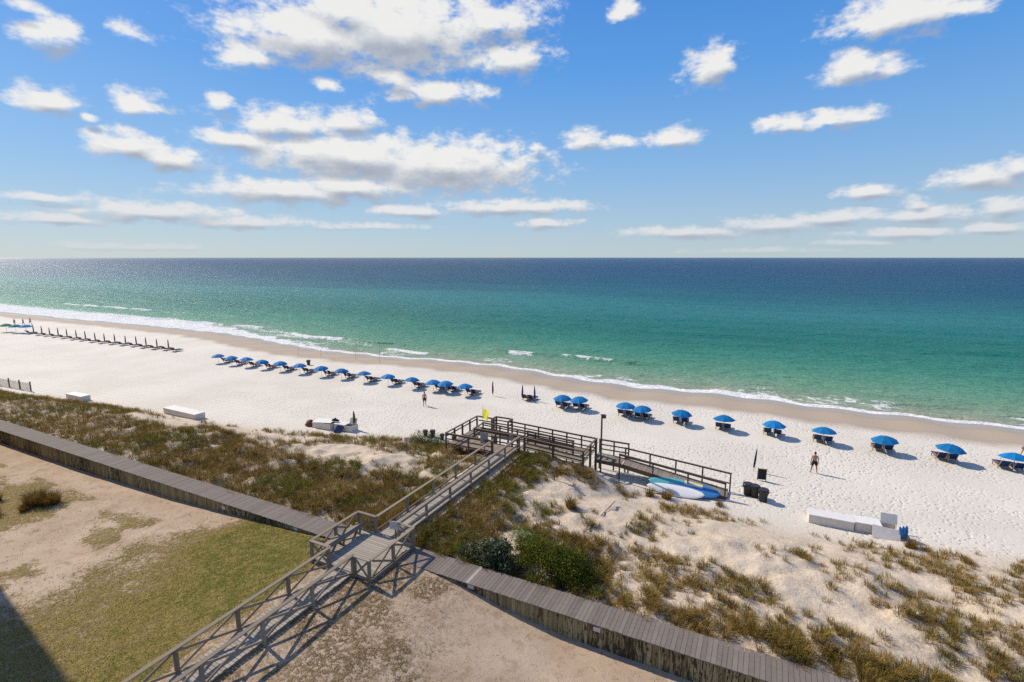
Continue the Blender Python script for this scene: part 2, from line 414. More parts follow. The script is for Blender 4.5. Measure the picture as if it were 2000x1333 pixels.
M = {}
M['deck'] = wood('weathered deck board', (.245, .21, .167), (.355, .31, .252), (.455, .40, .332))
M['rail'] = wood('weathered rail timber', (.175, .135, .096), (.265, .212, .155), (.37, .308, .235))
M['dark_rail'] = wood('brown deck timber', (.085, .058, .038), (.14, .098, .066), (.22, .16, .115))
M['dark_deck'] = wood('brown deck board', (.19, .145, .11), (.27, .215, .165), (.35, .285, .23))
M['cap'] = wood('grey composite cap board', (.145, .120, .102), (.19, .158, .135), (.235, .198, .172))
M['cap_pale'] = wood('pale cap board', (.30, .27, .24), (.36, .33, .3), (.42, .38, .35))
M['pile'] = wood('stained pile plank', (.15, .112, .050), (.27, .21, .105), (.40, .335, .195), (8, 8, .6), .93, (.035, .026, .016))
M['post_wood'] = wood('sign post timber', (.10, .075, .05), (.17, .13, .09), (.23, .18, .13), (14, 14, .6))

# sand (beach + dune)
m, t, b = new_mat('beach sand'); M['beach'] = m
tc = t.new('ShaderNodeTexCoord'); p = tc.outputs['Object']
q_ = t.new('ShaderNodeAttribute', attribute_name='shore').outputs['Fac']
dn = t.new('ShaderNodeAttribute', attribute_name='dune').outputs['Fac']
lt = t.new('ShaderNodeAttribute', attribute_name='litter').outputs['Fac']
n1 = t.noise(p, .12, 4); n2 = t.noise(p, 1.4, 5, .65); n3 = t.noise(p, 9.0, 3, .7)
dry = t.mix(t.mr(n1, .35, .65), (.63, .575, .485), (.69, .635, .545))
dry = t.mix(t.mr(n3, .45, .75, 0, .3), dry, (.56, .49, .40))
dune_c = t.mix(t.mr(n2, .35, .7), (.56, .45, .325), (.63, .53, .41))
c = t.mix(dn, dry, dune_c)
ltn = t.math('MULTIPLY', lt, t.mr(t.noise(p, 5.5, 5, .7), .40, .52))
c = t.mix(t.math('MULTIPLY', ltn, .8), c, (.155, .108, .058))
c = t.mix(t.math('MULTIPLY', t.math('MULTIPLY', dn, t.mr(t.noise(p, 7.0, 4, .75), .60, .68)), .75), c, (.17, .12, .07))
qn = t.math('ADD', q_, t.math('MULTIPLY', t.math('SUBTRACT', t.noise(p, .22, 3), .5), 3.2))
wet = t.mr(qn, -13.0, -10.0)
wetter = t.mr(qn, -5.5, -1.0)
wc = t.mix(wetter, (.41, .325, .24), (.36, .28, .20))
band = t.math('MULTIPLY', t.mr(qn, -12.2, -11.0), t.mr(qn, -9.4, -11.0))
wc = t.mix(t.math('MULTIPLY', band, .35), wc, (.30, .245, .185))
c = t.mix(wet, c, wc)
t.l.new(c, b.inputs['Base Color'])
t.l.new(t.mr(wetter, 0, 1, .85, .20), b.inputs['Roughness']); b.inputs['Specular IOR Level'].default_value = .3
# footprints and vehicle tracks
vo = t.new('ShaderNodeTexVoronoi', feature='SMOOTH_F1'); t.l.new(t.vec('ADD', t.vec('MULTIPLY', p, (1, 1.0, 1)), t.vec('MULTIPLY', t.noise(p, 2.0, 2, col=True), (.5, .5, 0))), vo.inputs['Vector'])
vo.inputs['Scale'].default_value = 3.0; vo.inputs['Smoothness'].default_value = .35
dent = t.mr(vo.outputs['Distance'], .05, .48)
tram = t.mr(t.noise(t.vec('MULTIPLY', p, (.07, .16, 1)), 1.0, 3), .36, .60, .12, 1.0)
sx_ = t.new('ShaderNodeSeparateXYZ'); t.l.new(p, sx_.inputs[0])
smooth_l = t.mr(sx_.outputs[0], -75.0, -45.0, .35, 1.0)
foot = t.math('MULTIPLY', t.math('MULTIPLY', dent, tram), t.math('MULTIPLY', smooth_l, t.mr(dn, 0, 1, 1.0, .35)))
trk = t.new('ShaderNodeTexWave', wave_type='BANDS', bands_direction='Y'); trk.inputs['Scale'].default_value = .42; trk.inputs['Distortion'].default_value = 3.5
trk.inputs['Detail'].default_value = 3; trk.inputs['Detail Scale'].default_value = .25
t.l.new(t.vec('MULTIPLY', p, (.10, 1, 1)), trk.inputs['Vector'])
tr = t.math('MULTIPLY', t.math('MULTIPLY', trk.outputs['Fac'], t.mr(sx_.outputs[0], -30, -55, 0.0, .55)), t.mr(sx_.outputs[1], 52, 46))
hgt = t.math('ADD', t.math('MULTIPLY', foot, .060), t.math('ADD', t.math('MULTIPLY', tr, .10), t.math('MULTIPLY', n3, .03)))
hgt = t.math('MULTIPLY', hgt, t.mr(qn, -9.5, -12.5, .02, 1.0))
hgt = t.math('ADD', hgt, t.math('MULTIPLY', t.math('MULTIPLY', n2, dn), .09))
bp = t.new('ShaderNodeBump'); bp.inputs['Strength'].default_value = 1.0; bp.inputs['Distance'].default_value = 1.0
t.l.new(hgt, bp.inputs['Height']); t.l.new(bp.outputs[0], b.inputs['Normal'])

# lawn side ground
m, t, b = new_mat('lawn and sand'); M['lawn'] = m
tc = t.new('ShaderNodeTexCoord'); p = tc.outputs['Object']
gr = t.new('ShaderNodeAttribute', attribute_name='green').outputs['Fac']; dr = t.new('ShaderNodeAttribute', attribute_name='dry').outputs['Fac']
n1 = t.noise(p, .5, 4); n2 = t.noise(p, 4.5, 5, .7); n3 = t.noise(p, 16, 3, .7)
c = t.mix(t.mr(n1, .35, .65), (.415, .305, .212), (.485, .372, .268))
c = t.mix(t.mr(n3, .5, .72, 0, .35), c, (.34, .26, .19))
c = t.mix(t.mr(t.noise(p, 1.3, 7, .8), .50, .62, 0, .6), c, (.29, .205, .125))
c = t.mix(t.mr(t.noise(p, 3.1, 6, .78), .58, .66, 0, .75), c, (.20, .145, .08))
dm = t.math('MULTIPLY', dr, t.mr(n2, .40, .58))
c = t.mix(dm, c, t.mix(t.mr(n3, .4, .6), (.19, .13, .055), (.34, .245, .13)))
gm = t.mr(t.math('ADD', gr, t.math('MULTIPLY', t.math('SUBTRACT', n2, .5) , 1.5)), .20, .75)
gc = t.mix(t.mr(gr, .55, 1.0), (.235, .165, .040), (.095, .108, .011))
gc = t.mix(t.mr(n3, .35, .7), gc, t.mix(.5, gc, (.32, .25, .12)))
gc = t.mix(t.mr(t.noise(p, 2.6, 5, .7), .44, .62, 0, .6), gc, (.34, .245, .085))
c = t.mix(gm, c, gc)
t.l.new(c, b.inputs['Base Color']); b.inputs['Roughness'].default_value = .95; b.inputs['Specular IOR Level'].default_value = .1
bp = t.new('ShaderNodeBump'); bp.inputs['Distance'].default_value = 1.0
t.l.new(t.math('ADD', t.math('MULTIPLY', t.math('MULTIPLY', n2, .10), t.math('MAXIMUM', t.math('MAXIMUM', gm, dm), .25)), t.math('MULTIPLY', n3, .015)), bp.inputs['Height']); t.l.new(bp.outputs[0], b.inputs['Normal'])

# sea
m = bpy.data.materials.new('sea water'); m.use_nodes = True; M['sea'] = m; t = NT(m.node_tree); t.n.clear()
out = t.new('ShaderNodeOutputMaterial')
tc = t.new('ShaderNodeTexCoord'); p = tc.outputs['Object']
q_ = t.new('ShaderNodeAttribute', attribute_name='shore').outputs['Fac']
fo = t.new('ShaderNodeAttribute', attribute_name='foam').outputs['Fac']
big = t.noise(t.vec('MULTIPLY', p, (.006, .02, 1)), 1.0, 4, .6)
qq = t.math('MULTIPLY', t.math('ADD', q_, 3.0), t.mr(big, .2, .8, .72, 1.30, False))
lg = t.math('DIVIDE', t.math('LOGARITHM', t.math('MAXIMUM', qq, 1.0), 10.0), 4.0)
def lgp(x): return math.log10(x + 3) / 4.0
body = t.ramp(lg, [(lgp(0), (.36, .35, .25)), (lgp(4), (.24, .33, .22)), (lgp(13), (.125, .30, .19)), (lgp(30), (.045, .225, .155)), (lgp(55), (.016, .160, .128)), (lgp(85), (.016, .165, .150)),
                   (lgp(125), (.028, .185, .188)), (lgp(175), (.015, .122, .158)), (lgp(280), (.008, .080, .140)), (lgp(700), (.008, .058, .122)), (lgp(4000), (.010, .048, .108))])
pn = t.noise(t.vec('MULTIPLY', p, (.02, .09, 1)), 1.0, 4, .6)
body = t.mix(t.mr(pn, .45, .7, 0, .35), body, t.mix(.5, body, (.03, .17, .11)))
# foam: solid at the swash line, laced behind it
lace = t.new('ShaderNodeTexVoronoi', feature='DISTANCE_TO_EDGE'); lace.inputs['Scale'].default_value = .9
t.l.new(t.vec('ADD', t.vec('MULTIPLY', p, (.7, 1.25, 1)), t.vec('MULTIPLY', t.noise(p, .8, 3, col=True), (1.6, 1.6, 0))), lace.inputs['Vector'])
web = t.mr(lace.outputs['Distance'], .15, .02)
fn = t.noise(p, 1.3, 5, .65)
fsum = t.math('ADD', fo, t.math('ADD', t.math('MULTIPLY', t.math('SUBTRACT', fn, .5), .9), t.math('MULTIPLY', web, .22)))
foam = t.mr(fsum, .46, .72)
colr = t.mix(foam, body, (.80, .80, .77))
# ripples
w1 = t.noise(t.vec('MULTIPLY', p, (.28, .75, 1)), 1.0, 5, .62, .4)
w2 = t.noise(t.vec('MULTIPLY', p, (1.1, 2.3, 1)), 1.0, 4, .6, .3)
w3 = t.noise(t.vec('MULTIPLY', p, (.035, .14, 1)), 1.0, 4, .55)
hg = t.math('ADD', t.math('MULTIPLY', w1, .85), t.math('ADD', t.math('MULTIPLY', w2, .34), t.math('MULTIPLY', w3, 1.6)))
bp = t.new('ShaderNodeBump'); bp.inputs['Distance'].default_value = 1.0; bp.inputs['Strength'].default_value = 1.0
t.l.new(hg, bp.inputs['Height'])
df = t.new('ShaderNodeBsdfDiffuse'); t.l.new(colr, df.inputs['Color']); t.l.new(bp.outputs[0], df.inputs['Normal'])
gl = t.new('ShaderNodeBsdfGlossy'); gl.inputs['Color'].default_value = (1, 1, 1, 1); gl.inputs['Roughness'].default_value = .27; t.l.new(bp.outputs[0], gl.inputs['Normal'])
fr = t.new('ShaderNodeFresnel'); fr.inputs['IOR'].default_value = 1.33; t.l.new(bp.outputs[0], fr.inputs['Normal'])
fac = t.math('MULTIPLY', t.math('POWER', fr.outputs[0], 1.25), .42)      # unresolved wave slopes weaken the grazing mirror
fac = t.math('MULTIPLY', fac, t.math('SUBTRACT', 1.0, t.math('MULTIPLY', foam, .9)))
mx = t.new('ShaderNodeMixShader'); t.l.new(fac, mx.inputs[0]); t.l.new(df.outputs[0], mx.inputs[1]); t.l.new(gl.outputs[0], mx.inputs[2])
t.l.new(mx.outputs[0], out.inputs[0])

# foliage with per-blade colour
def blade_mat(name, transl=.35):
    m, t, b = new_mat(name)
    a = t.new('ShaderNodeAttribute', attribute_name='col')
    t.l.new(a.outputs['Color'], b.inputs['Base Color']); b.inputs['Roughness'].default_value = .75; b.inputs['Specular IOR Level'].default_value = .06
    o = next(n for n in t.n if n.type == 'OUTPUT_MATERIAL')
    tr = t.new('ShaderNodeBsdfTranslucent'); t.l.new(a.outputs['Color'], tr.inputs['Color'])
    mx = t.new('ShaderNodeMixShader'); mx.inputs[0].default_value = transl
    t.l.new(b.outputs[0], mx.inputs[1]); t.l.new(tr.outputs[0], mx.inputs[2]); t.l.new(mx.outputs[0], o.inputs[0])
    return m
M['blade'] = blade_mat('dune grass blade'); M['leaf'] = blade_mat('shrub leaf', .2)
M['blue'] = plain('blue umbrella canvas', (.003, .165, .41), .7, .2, .16, 2)
M['navy'] = plain('navy sling canvas', (.012, .035, .12), .8, .2, .12)
M['teal'] = plain('teal umbrella canvas', (.02, .22, .24), .75, .2)
M['green_canvas'] = plain('green umbrella canvas', (.06, .20, .09), .75, .2)
M['dark_canvas'] = plain('dark folded canvas', (.018, .022, .035), .8, .2)
M['maroon'] = plain('dark red folded canvas', (.16, .02, .025), .8, .2)
M['olive'] = plain('olive green cover', (.10, .115, .05), .8, .2)
M['pole'] = plain('pale pole', (.55, .50, .42), .5, .3)
M['lounger_wood'] = plain('lounger wood', (.30, .19, .11), .6, .3, .15)
M['white'] = plain('white fibreglass', (.74, .71, .65), .45, .4, .04)
M['panel'] = plain('grey white panel', (.66, .60, .53), .6, .3, .06)
M['black'] = plain('black plastic', (.035, .033, .032), .55, .35, .12)
M['bag'] = plain('black bin bag', (.012, .012, .013), .35, .5)
M['yellow'] = plain('yellow flag cloth', (.85, .80, .03), .7, .2)
t = NT(M['yellow'].node_tree); o_ = next(n for n in t.n if n.type == 'OUTPUT_MATERIAL'); b_ = next(n for n in t.n if n.type == 'BSDF_PRINCIPLED')
tr = t.new('ShaderNodeBsdfTranslucent'); tr.inputs['Color'].default_value = (.9, .85, .05, 1); mx = t.new('ShaderNodeMixShader'); mx.inputs[0].default_value = .5
t.l.new(b_.outputs[0], mx.inputs[1]); t.l.new(tr.outputs[0], mx.inputs[2]); t.l.new(mx.outputs[0], o_.inputs[0])
M['orange'] = plain('orange pole', (.55, .25, .08), .5, .3)
M['skin'] = plain('tanned skin', (.40, .20, .115), .55, .3, .06)
M['skin2'] = plain('sunburnt skin', (.45, .22, .14), .55, .3, .06)
M['shorts'] = plain('dark shorts', (.015, .015, .022), .8, .2)
M['pink'] = plain('pink red cloth', (.60, .11, .11), .8, .2)
M['grey_cloth'] = plain('grey cloth', (.30, .30, .33), .8, .2)
M['hair'] = plain('dark hair', (.03, .02, .015), .7, .3)
M['rust'] = plain('rust brown canvas', (.14, .06, .045), .8, .2)
M['blue_float'] = plain('bright blue vinyl', (.005, .17, .50), .4, .4)
M['board_white'] = plain('white board skin', (.78, .77, .74), .3, .5, .03)
M['board_teal'] = plain('teal board skin', (.10, .40, .42), .3, .5)
M['board_blue'] = plain('blue board skin', (.04, .20, .46), .3, .5)
M['board_yellow'] = plain('yellow board rail', (.55, .55, .04), .35, .5)
M['metal'] = plain('galvanised metal', (.32, .32, .31), .45, .5, .1, 6, .4)
M['bronze'] = plain('bronze lamp metal', (.06, .048, .035), .5, .4)
M['concrete'] = plain('cream stucco', (.60, .55, .47), .85, .2, .05, .6)
M['glass'] = plain('dark window glass', (.03, .04, .05), .08, .6, .05)
def sign_mat(name, base, ink, rows, split=None):
    """a printed face: lines of small lettering too fine to read in the photograph"""
    m, t, b = new_mat(name)
    tc = t.new('ShaderNodeTexCoord'); s = t.new('ShaderNodeSeparateXYZ'); t.l.new(tc.outputs['Object'], s.inputs[0])
    rw = t.math('FRACT', t.math('MULTIPLY', t.math('ADD', s.outputs[2], .5), rows))
    line = t.math('MULTIPLY', t.math('GREATER_THAN', rw, .3), t.math('LESS_THAN', rw, .72))
    cell = t.noise(t.vec('MULTIPLY', tc.outputs['Object'], (26, 26, rows * .9)), 1.0, 1)
    inkm = t.math('MULTIPLY', line, t.math('GREATER_THAN', cell, .47))
    inkm = t.math('MULTIPLY', inkm, t.math('LESS_THAN', t.math('ABSOLUTE', s.outputs[0]), .42))
    inkm = t.math('MULTIPLY', inkm, t.math('LESS_THAN', t.math('ABSOLUTE', s.outputs[2]), .42))
    t.l.new(t.mix(inkm, base, ink), b.inputs['Base Color']); b.inputs['Roughness'].default_value = .5
    return m
M['sign_white'] = sign_mat('white lettered sign', (.56, .54, .53), (.12, .10, .10), 8)
M['sign_grey'] = sign_mat('grey lettered sign', (.33, .31, .30), (.13, .11, .11), 6)
M['plaque'] = sign_mat('white wall plaque', (.66, .64, .60), (.2, .2, .2), 3)
M['sign_pink'] = sign_mat('faded red sign', (.52, .40, .36), (.45, .12, .10), 4)

# ------------------------------------------------------------------ setting: sea, beach, lawn
us = spaced([(-60000, 30000), (-3000, 900), (-400, 12), (-240, 3.0), (-110, 1.0), (-60, .45), (32, .45), (80, 2.0), (300, 12), (3000, 900), (60000, 30000)])
vv_ = spaced([(64, .5), (72, .22), (92, .22), (130, .8), (220, 3.0), (600, 25), (4000, 600), (90000, 30000)])
U, V, Q = grid(us, vv_)
qd = V - shore(U)
near = 1 - sstep(180, 420, np.hypot(U * .5, V))
zz = SEA + near * sstep(1.5, 10, qd) * (0.20 * (fbm(U / 9, V / 2.6, 71) - .5) * 2 + .14 * (fbm(U / 3.2, V / 1.3, 73) - .5) * 2)
zz += near * .16 * sstep(14, 40, qd) * np.sin(V * .42 + 1.8 * fbm(U / 20, V / 30, 75) * 3)
def ridge(u0, u1, vc, h, w, lean=0.0):
    win = sstep(u0 - 3, u0 + 2, U) * (1 - sstep(u1 - 2, u1 + 6, U)); c = vc + lean * (U - u0) + .5 * np.sin(U * .35) + .8 * (fbm(U / 3.0, V * 0, 77) - .5)
    x = (V - c) / w
    return win * h * np.exp(-np.where(x < 0, (x * 1.9) ** 2, x ** 2)), win, V - c
foamv = np.zeros_like(U)
for (u0, u1, vc, h, w, ln, f0, f1) in [(-48, -20, 86.6, .55, 1.5, .04, -43.8, -38.3), (-48, -20, 86.8, .02, 1.5, .05, -33.5, -23.5), (-18, 8, 88.0, .16, 1.3, 0, 999, 999), (-104, -70, 84.6, .45, 1.4, -.02, -101, -84),
                                       (-190, -112, 88.5, .45, 1.6, 0, -185, -116), (-70, -52, 79.5, .2, 1.0, .0, -68, -57), (-12, 30, 77.5, .18, 1.2, 0.0, 999, 999), (-260, -140, 102, .4, 1.6, 0, -250, -190)]:
    r_, win, dv = ridge(u0, u1, vc, h, w, ln); zz += r_
    fw = sstep(f0 - .5, f0 + .8, U) * (1 - sstep(f1 - .8, f1 + .5, U))
    gap = sstep(.25, .45, fbm(U / 2.4, U * 0 + vc, 81))
    foamv = np.maximum(foamv, fw * (.35 + .65 * gap) * np.where(dv < 0, np.exp(-(dv / 1.15) ** 2), np.exp(-(dv / .35) ** 2)))
low = fbm(U / 9.0, U * 0 + 3.3, 83)
edge_w = .70 + 1.2 * sstep(.45, .7, low) + 1.4 * sstep(-60, -120, U) + 8.0 * sstep(-95, -165, U)  # far left the foam is widened, its white also painting the shore glare
foamv = np.maximum(foamv, (1 - sstep(edge_w * .6, edge_w * 1.7, qd)) * .95)
wash = sstep(.50, .68, fbm(U / 7.0, V / 5.0, 85)) * sstep(.3, 1.5, qd) * (1 - sstep(4.5, 9.5, qd)) * .42
wash = np.maximum(wash, sstep(-62, -80, U) * sstep(.34, .55, fbm(U / 9.0, V / 3.0, 87)) * (1 - sstep(7, 14, qd)) * .52)  # extra far-left wash: whitewater plus glare put in as foam white
patch = np.exp(-(((U + .5) / 5.5) ** 2 + ((qd - 3.0) / 2.2) ** 2)) * .44
foamv = np.maximum(foamv, np.maximum(wash, patch))
me = mesh_np('sea', np.stack([U, V, zz], 1), quads=Q, attrs={'shore': qd, 'foam': foamv})
tag(link('sea', me, M['sea']), kind='structure')

us = spaced([(-900, 60), (-300, 10), (-130, 2.0), (-70, .5), (-40, .28), (26, .24), (40, 1.0), (120, 10), (500, 60)])
vv_ = spaced([(18.95, .22), (40, .24), (58, .6), (66, .5), (76, .5), (100, 3), (140, 10)])
U, V, Q = grid(us, vv_)
Z = ground_z(U, V)
s_ = (V - 19.5) / (toe(U) - 19.5)
gd = grass_density(U, V)
lit_ = np.clip(.14 + gd * 1.0, 0, 1) * (1 - sstep(.86, 1.02, s_))
me = mesh_np('beach', np.stack([U, V, Z], 1), quads=Q, attrs={'shore': V - shore(U), 'dune': 1 - sstep(.8, 1.08, s_), 'litter': lit_})
tag(link('beach', me, M['beach']), kind='structure')

us = spaced([(-400, 40), (-90, 2.0), (-48, .4), (-34, .2), (4, .2), (16, .6), (120, 20), (400, 60)])
vv_ = spaced([(-300, 60), (-20, 4), (2, .5), (8, .16), (18.83, .16)])
U, V, Q = grid(us, vv_)
gm_, dm_ = green_mask(U, V), dry_mask(U, V)
me = mesh_np('lawn', np.stack([U, V, lawn_z(U, V)], 1), quads=Q, attrs={'green': gm_, 'dry': dm_})
tag(link('lawn', me, M['lawn']), kind='structure')

# ------------------------------------------------------------------ grass
def blades(base, az_, lean, length, width, colr, bend=.55):
    """curved three-level blades, one row of each array per blade"""
    n = len(base); dirv = np.stack([np.cos(az_), np.sin(az_), np.zeros(n)], 1); side = np.stack([-np.sin(az_), np.cos(az_), np.zeros(n)], 1)
    up = np.array([0, 0, 1.0])
    l1 = lean * .5; l2 = np.clip(lean + bend, 0, 1.9)
    mid = base + (dirv * np.sin(l1)[:, None] + up * np.cos(l1)[:, None]) * (length * .55)[:, None]
    tip = mid + (dirv * np.sin(l2)[:, None] + up * np.cos(l2)[:, None]) * (length * .45)[:, None]
    w = (width * .5)[:, None]
    vsx = np.stack([base - side * w, base + side * w, mid - side * w * .8, mid + side * w * .8, tip], 1).reshape(-1, 3)
    i = (np.arange(n) * 5)[:, None]
    tr = np.concatenate([i + [0, 1, 3], i + [0, 3, 2], i + [2, 3, 4]], 0)
    return vsx, tr, np.repeat(colr, 5, 0)
PAL = np.array([[.245, .165, .036], [.33, .215, .058], [.19, .108, .036], [.17, .148, .028], [.43, .30, .11], [.11, .068, .026], [.145, .158, .024]])
def clumps(cu, cv, cz, nb, h, rad, tone, rng):
    k = np.repeat(np.arange(len(cu)), nb); n = len(k)
    r = rad[k] * np.sqrt(rng.random(n)); a = rng.random(n) * 2 * math.pi
    base = np.stack([cu[k] + r * np.cos(a), cv[k] + r * np.sin(a), cz[k] - .04], 1)
    az_ = a + rng.normal(0, .7, n); lean = np.clip(.10 + .65 * (r / rad[k]) + rng.normal(0, .2, n), 0, 1.3)
    ln = h[k] * (.55 + .55 * rng.random(n)); wd = .010 + .013 * rng.random(n)
    wsel = tone[k]
    c = PAL[(wsel + rng.integers(0, 3, n) * (rng.random(n) < .45)) % len(PAL)] * (.75 + .5 * rng.random(n))[:, None]
    return blades(base, az_, lean, ln, wd, c)
def scatter(name, u0, u1, v0, v1, per_m2, label, seed):
    rng = np.random.default_rng(seed); n = int((u1 - u0) * (v1 - v0) * per_m2)
    cu = rng.uniform(u0, u1, n); cv = rng.uniform(v0, v1, n)
    dd = grass_density(cu, cv)
    keep = (rng.random(n) < dd) & (cv > -cu * .29 - 2)            # what lies left of the view is left out
    for (a, b_, r0) in ((-11.2, 21.1, .8), (-8.9, 21.5, 1.0)): keep &= np.hypot(cu - a, cv - b_) > r0
    cu, cv, dd = cu[keep], cv[keep], dd[keep]
    cz = ground_z(cu, cv); dist = np.hypot(cu, cv)
    h = (.26 + .50 * dd * rng.random(len(cu)) + .14 * rng.random(len(cu))); rad = .10 + .34 * rng.random(len(cu)) ** 1.6 * (.4 + .6 * dd)
    nb = np.clip((46 * (30 / np.maximum(dist, 24)) * (.35 + rad / .3)).astype(int), 10, 80)
    tn = fbm(cu / 2.5, cv / 2.5, 91) + rng.normal(0, .10, len(cu))
    tone = np.clip(np.digitize(tn, [.36, .44, .51, .57, .62, .68]), 0, 6); tone = np.array([3, 0, 1, 1, 2, 1, 4] if u0 > -10 else [6, 3, 0, 1, 2, 0, 4])[tone]
    v_, t_, c_ = clumps(cu, cv, cz, nb, h, rad, tone, rng)
    if u0 > -10: c_ = c_ * 1.15
    me = mesh_np(name, v_, tris=t_, smooth=True, colors=c_)
    return tag(link(name, me, M['blade']), label, 'grass', kind='stuff')
scatter('dune_grass', -104, -50, 19.9, 36, 9.0, 'brown green dune grass covering the dune beyond the far wall', 101)
scatter('dune_grass', -50, -18.3, 19.9, 39, 13, 'brown green dune grass left of the wooden boardwalk', 102)
scatter('dune_grass', -18.3, -6, 19.9, 37, 14, 'tall dune grass between boardwalk and shrubs', 103)
scatter('dune_grass', -6, 28, 19.9, 39, 15, 'patchy dune grass on the sand above the right wall', 104)

def turf(name, u0, u1, v0, v1, per_m2, fn, pal, label, seed, hmin=.02, hmax=.06):
    rng = np.random.default_rng(seed); n = int((u1 - u0) * (v1 - v0) * per_m2)
    cu = rng.uniform(u0, u1, n); cv = rng.uniform(v0, v1, n)
    keep = (rng.random(n) < fn(cu, cv) ** 1.3) & (cv > -cu * .27 - 3)
    keep &= ~((cu > -18.4) & (cu < -16.65)) & ~((cu > -19.6) & (cu < -15.7) & (cv > 16.6)) & (cv < 18.6)
    cu, cv = cu[keep], cv[keep]; n = len(cu)
    base = np.stack([cu, cv, lawn_z(cu, cv) - .006], 1)
    c = np.array(pal)[rng.integers(0, len(pal), n)] * (.7 + .6 * rng.random(n))[:, None]
    g = green_mask(cu, cv); c = c * (1 - .25 * g)[:, None]
    v_, t_, c_ = blades(base, rng.random(n) * 6.283, .2 + .9 * rng.random(n), hmin + (hmax - hmin) * rng.random(n), .010 + .012 * rng.random(n), c)
    return tag(link(name, mesh_np(name, v_, tris=t_, colors=c_), M['blade']), label, 'grass', kind='stuff')
turf('lawn_grass', -33, -18.3, 5, 18.7, 650, green_mask, [[.12, .135, .013], [.17, .155, .020], [.28, .195, .045], [.10, .12, .011], [.36, .26, .085]], 'short green and straw lawn left of the boardwalk', 111)
turf('lawn_grass', -50, -33, 9, 17.5, 110, green_mask, [[.12, .12, .03], [.17, .15, .05], [.2, .16, .07]], 'thin weeds on the sand below the far wall', 112, .03, .09)
turf('ground_cover', -16.6, -4, 8.5, 18.6, 240, dry_mask, [[.18, .13, .06], [.11, .10, .035], [.25, .18, .09], [.09, .095, .03]], 'dry brown ground cover right of the boardwalk', 113, .03, .08)

turf('scattered_weeds', -16, 6, 8.5, 18.3, 9, lambda a, b_: .25 + .5 * sstep(.45, .6, fbm(a / 1.5, b_ / 1.5, 59)), [[.14, .10, .05], [.10, .10, .03], [.20, .14, .07]], 'small scattered weeds and twigs on the bare sand below the right wall', 114, .06, .16)
turf('scattered_weeds', -50, -29, 8.5, 18.3, 14, lambda a, b_: .25 + .5 * sstep(.45, .6, fbm(a / 1.5, b_ / 1.5, 60)), [[.14, .11, .05], [.12, .11, .03], [.22, .16, .07]], 'small scattered weeds and twigs on the bare sand below the left wall', 115, .05, .13)
# ------------------------------------------------------------------ retaining wall
WV0, WV1, WZ = 18.72, 20.14, 1.86
def wall(u0, u1, label, pale=(), plaques=(), detail_to=None):
    root = thing('retaining_wall', ((u0 + u1) / 2, WV0, .6), label, 'wall', 'timber retaining walls')
    n = int(round((u1 - u0) / .187)); k = (u1 - u0) / n
    for i in range(n):
        u = u0 + (i + .5) * k
        jit = random.uniform(-.012, .012)
        box('cap_board', M['cap_pale'] if any(abs(u - x) < k * .5 for x in pale) else M['cap'], root, (u, (WV0 + WV1) / 2 + jit, WZ - .02 + random.uniform(-.004, .004)), (k - .012, WV1 - WV0, .04), (0, 0, random.uniform(-.004, .004)))
    n = int(round((u1 - u0) / .225)); k = (u1 - u0) / n
    for i in range(n):
        u = u0 + (i + .5) * k; zb = lz(u, 18.7) - .35; top = WZ - .045
        box('pile_plank', M['pile'], root, (u, WV0 + .12 + random.uniform(-.012, .012), (zb + top) / 2), (k - .014, .07, top - zb), (0, random.uniform(-.006, .006), 0))
    beam('added_backing', M['pile'], root, (u0, WV0 + .19, .75), (u1, WV0 + .19, .75), .03, 2.0)  # added unseen board, keeps bright sand from showing through the plank gaps
    beam('wale', M['pile'], root, (u0, WV0 + .27, WZ - .2), (u1, WV0 + .27, WZ - .2), .1, .2)
    for (pu, pz) in plaques:
        box('plaque', M['plaque'], root, (pu, WV0 + .068, pz), (.30, .012, .2))
    return root
wall(-60.5, -19.4, 'long timber retaining wall with grey board cap left of the boardwalk', plaques=((-23.2, 1.69), (-29.6, 1.5)))
wall(-15.95, 12.0, 'timber retaining wall with grey board cap right of the boardwalk', pale=(-11.7,), plaques=((-5.4, 1.62), (-11.55, 1.68)))
far = thing('retaining_wall', (-85, WV0, .6), 'farthest stretch of the timber retaining wall beyond the tussocks', 'wall', 'timber retaining walls')
o = beam('cap', M['cap'], far, (-110, (WV0 + WV1) / 2, WZ - .02), (-60.52, (WV0 + WV1) / 2, WZ - .02), WV1 - WV0, .04)
o = beam('face', M['pile'], far, (-110, WV0 + .1, .85), (-60.52, WV0 + .1, .85), .07, 1.9)

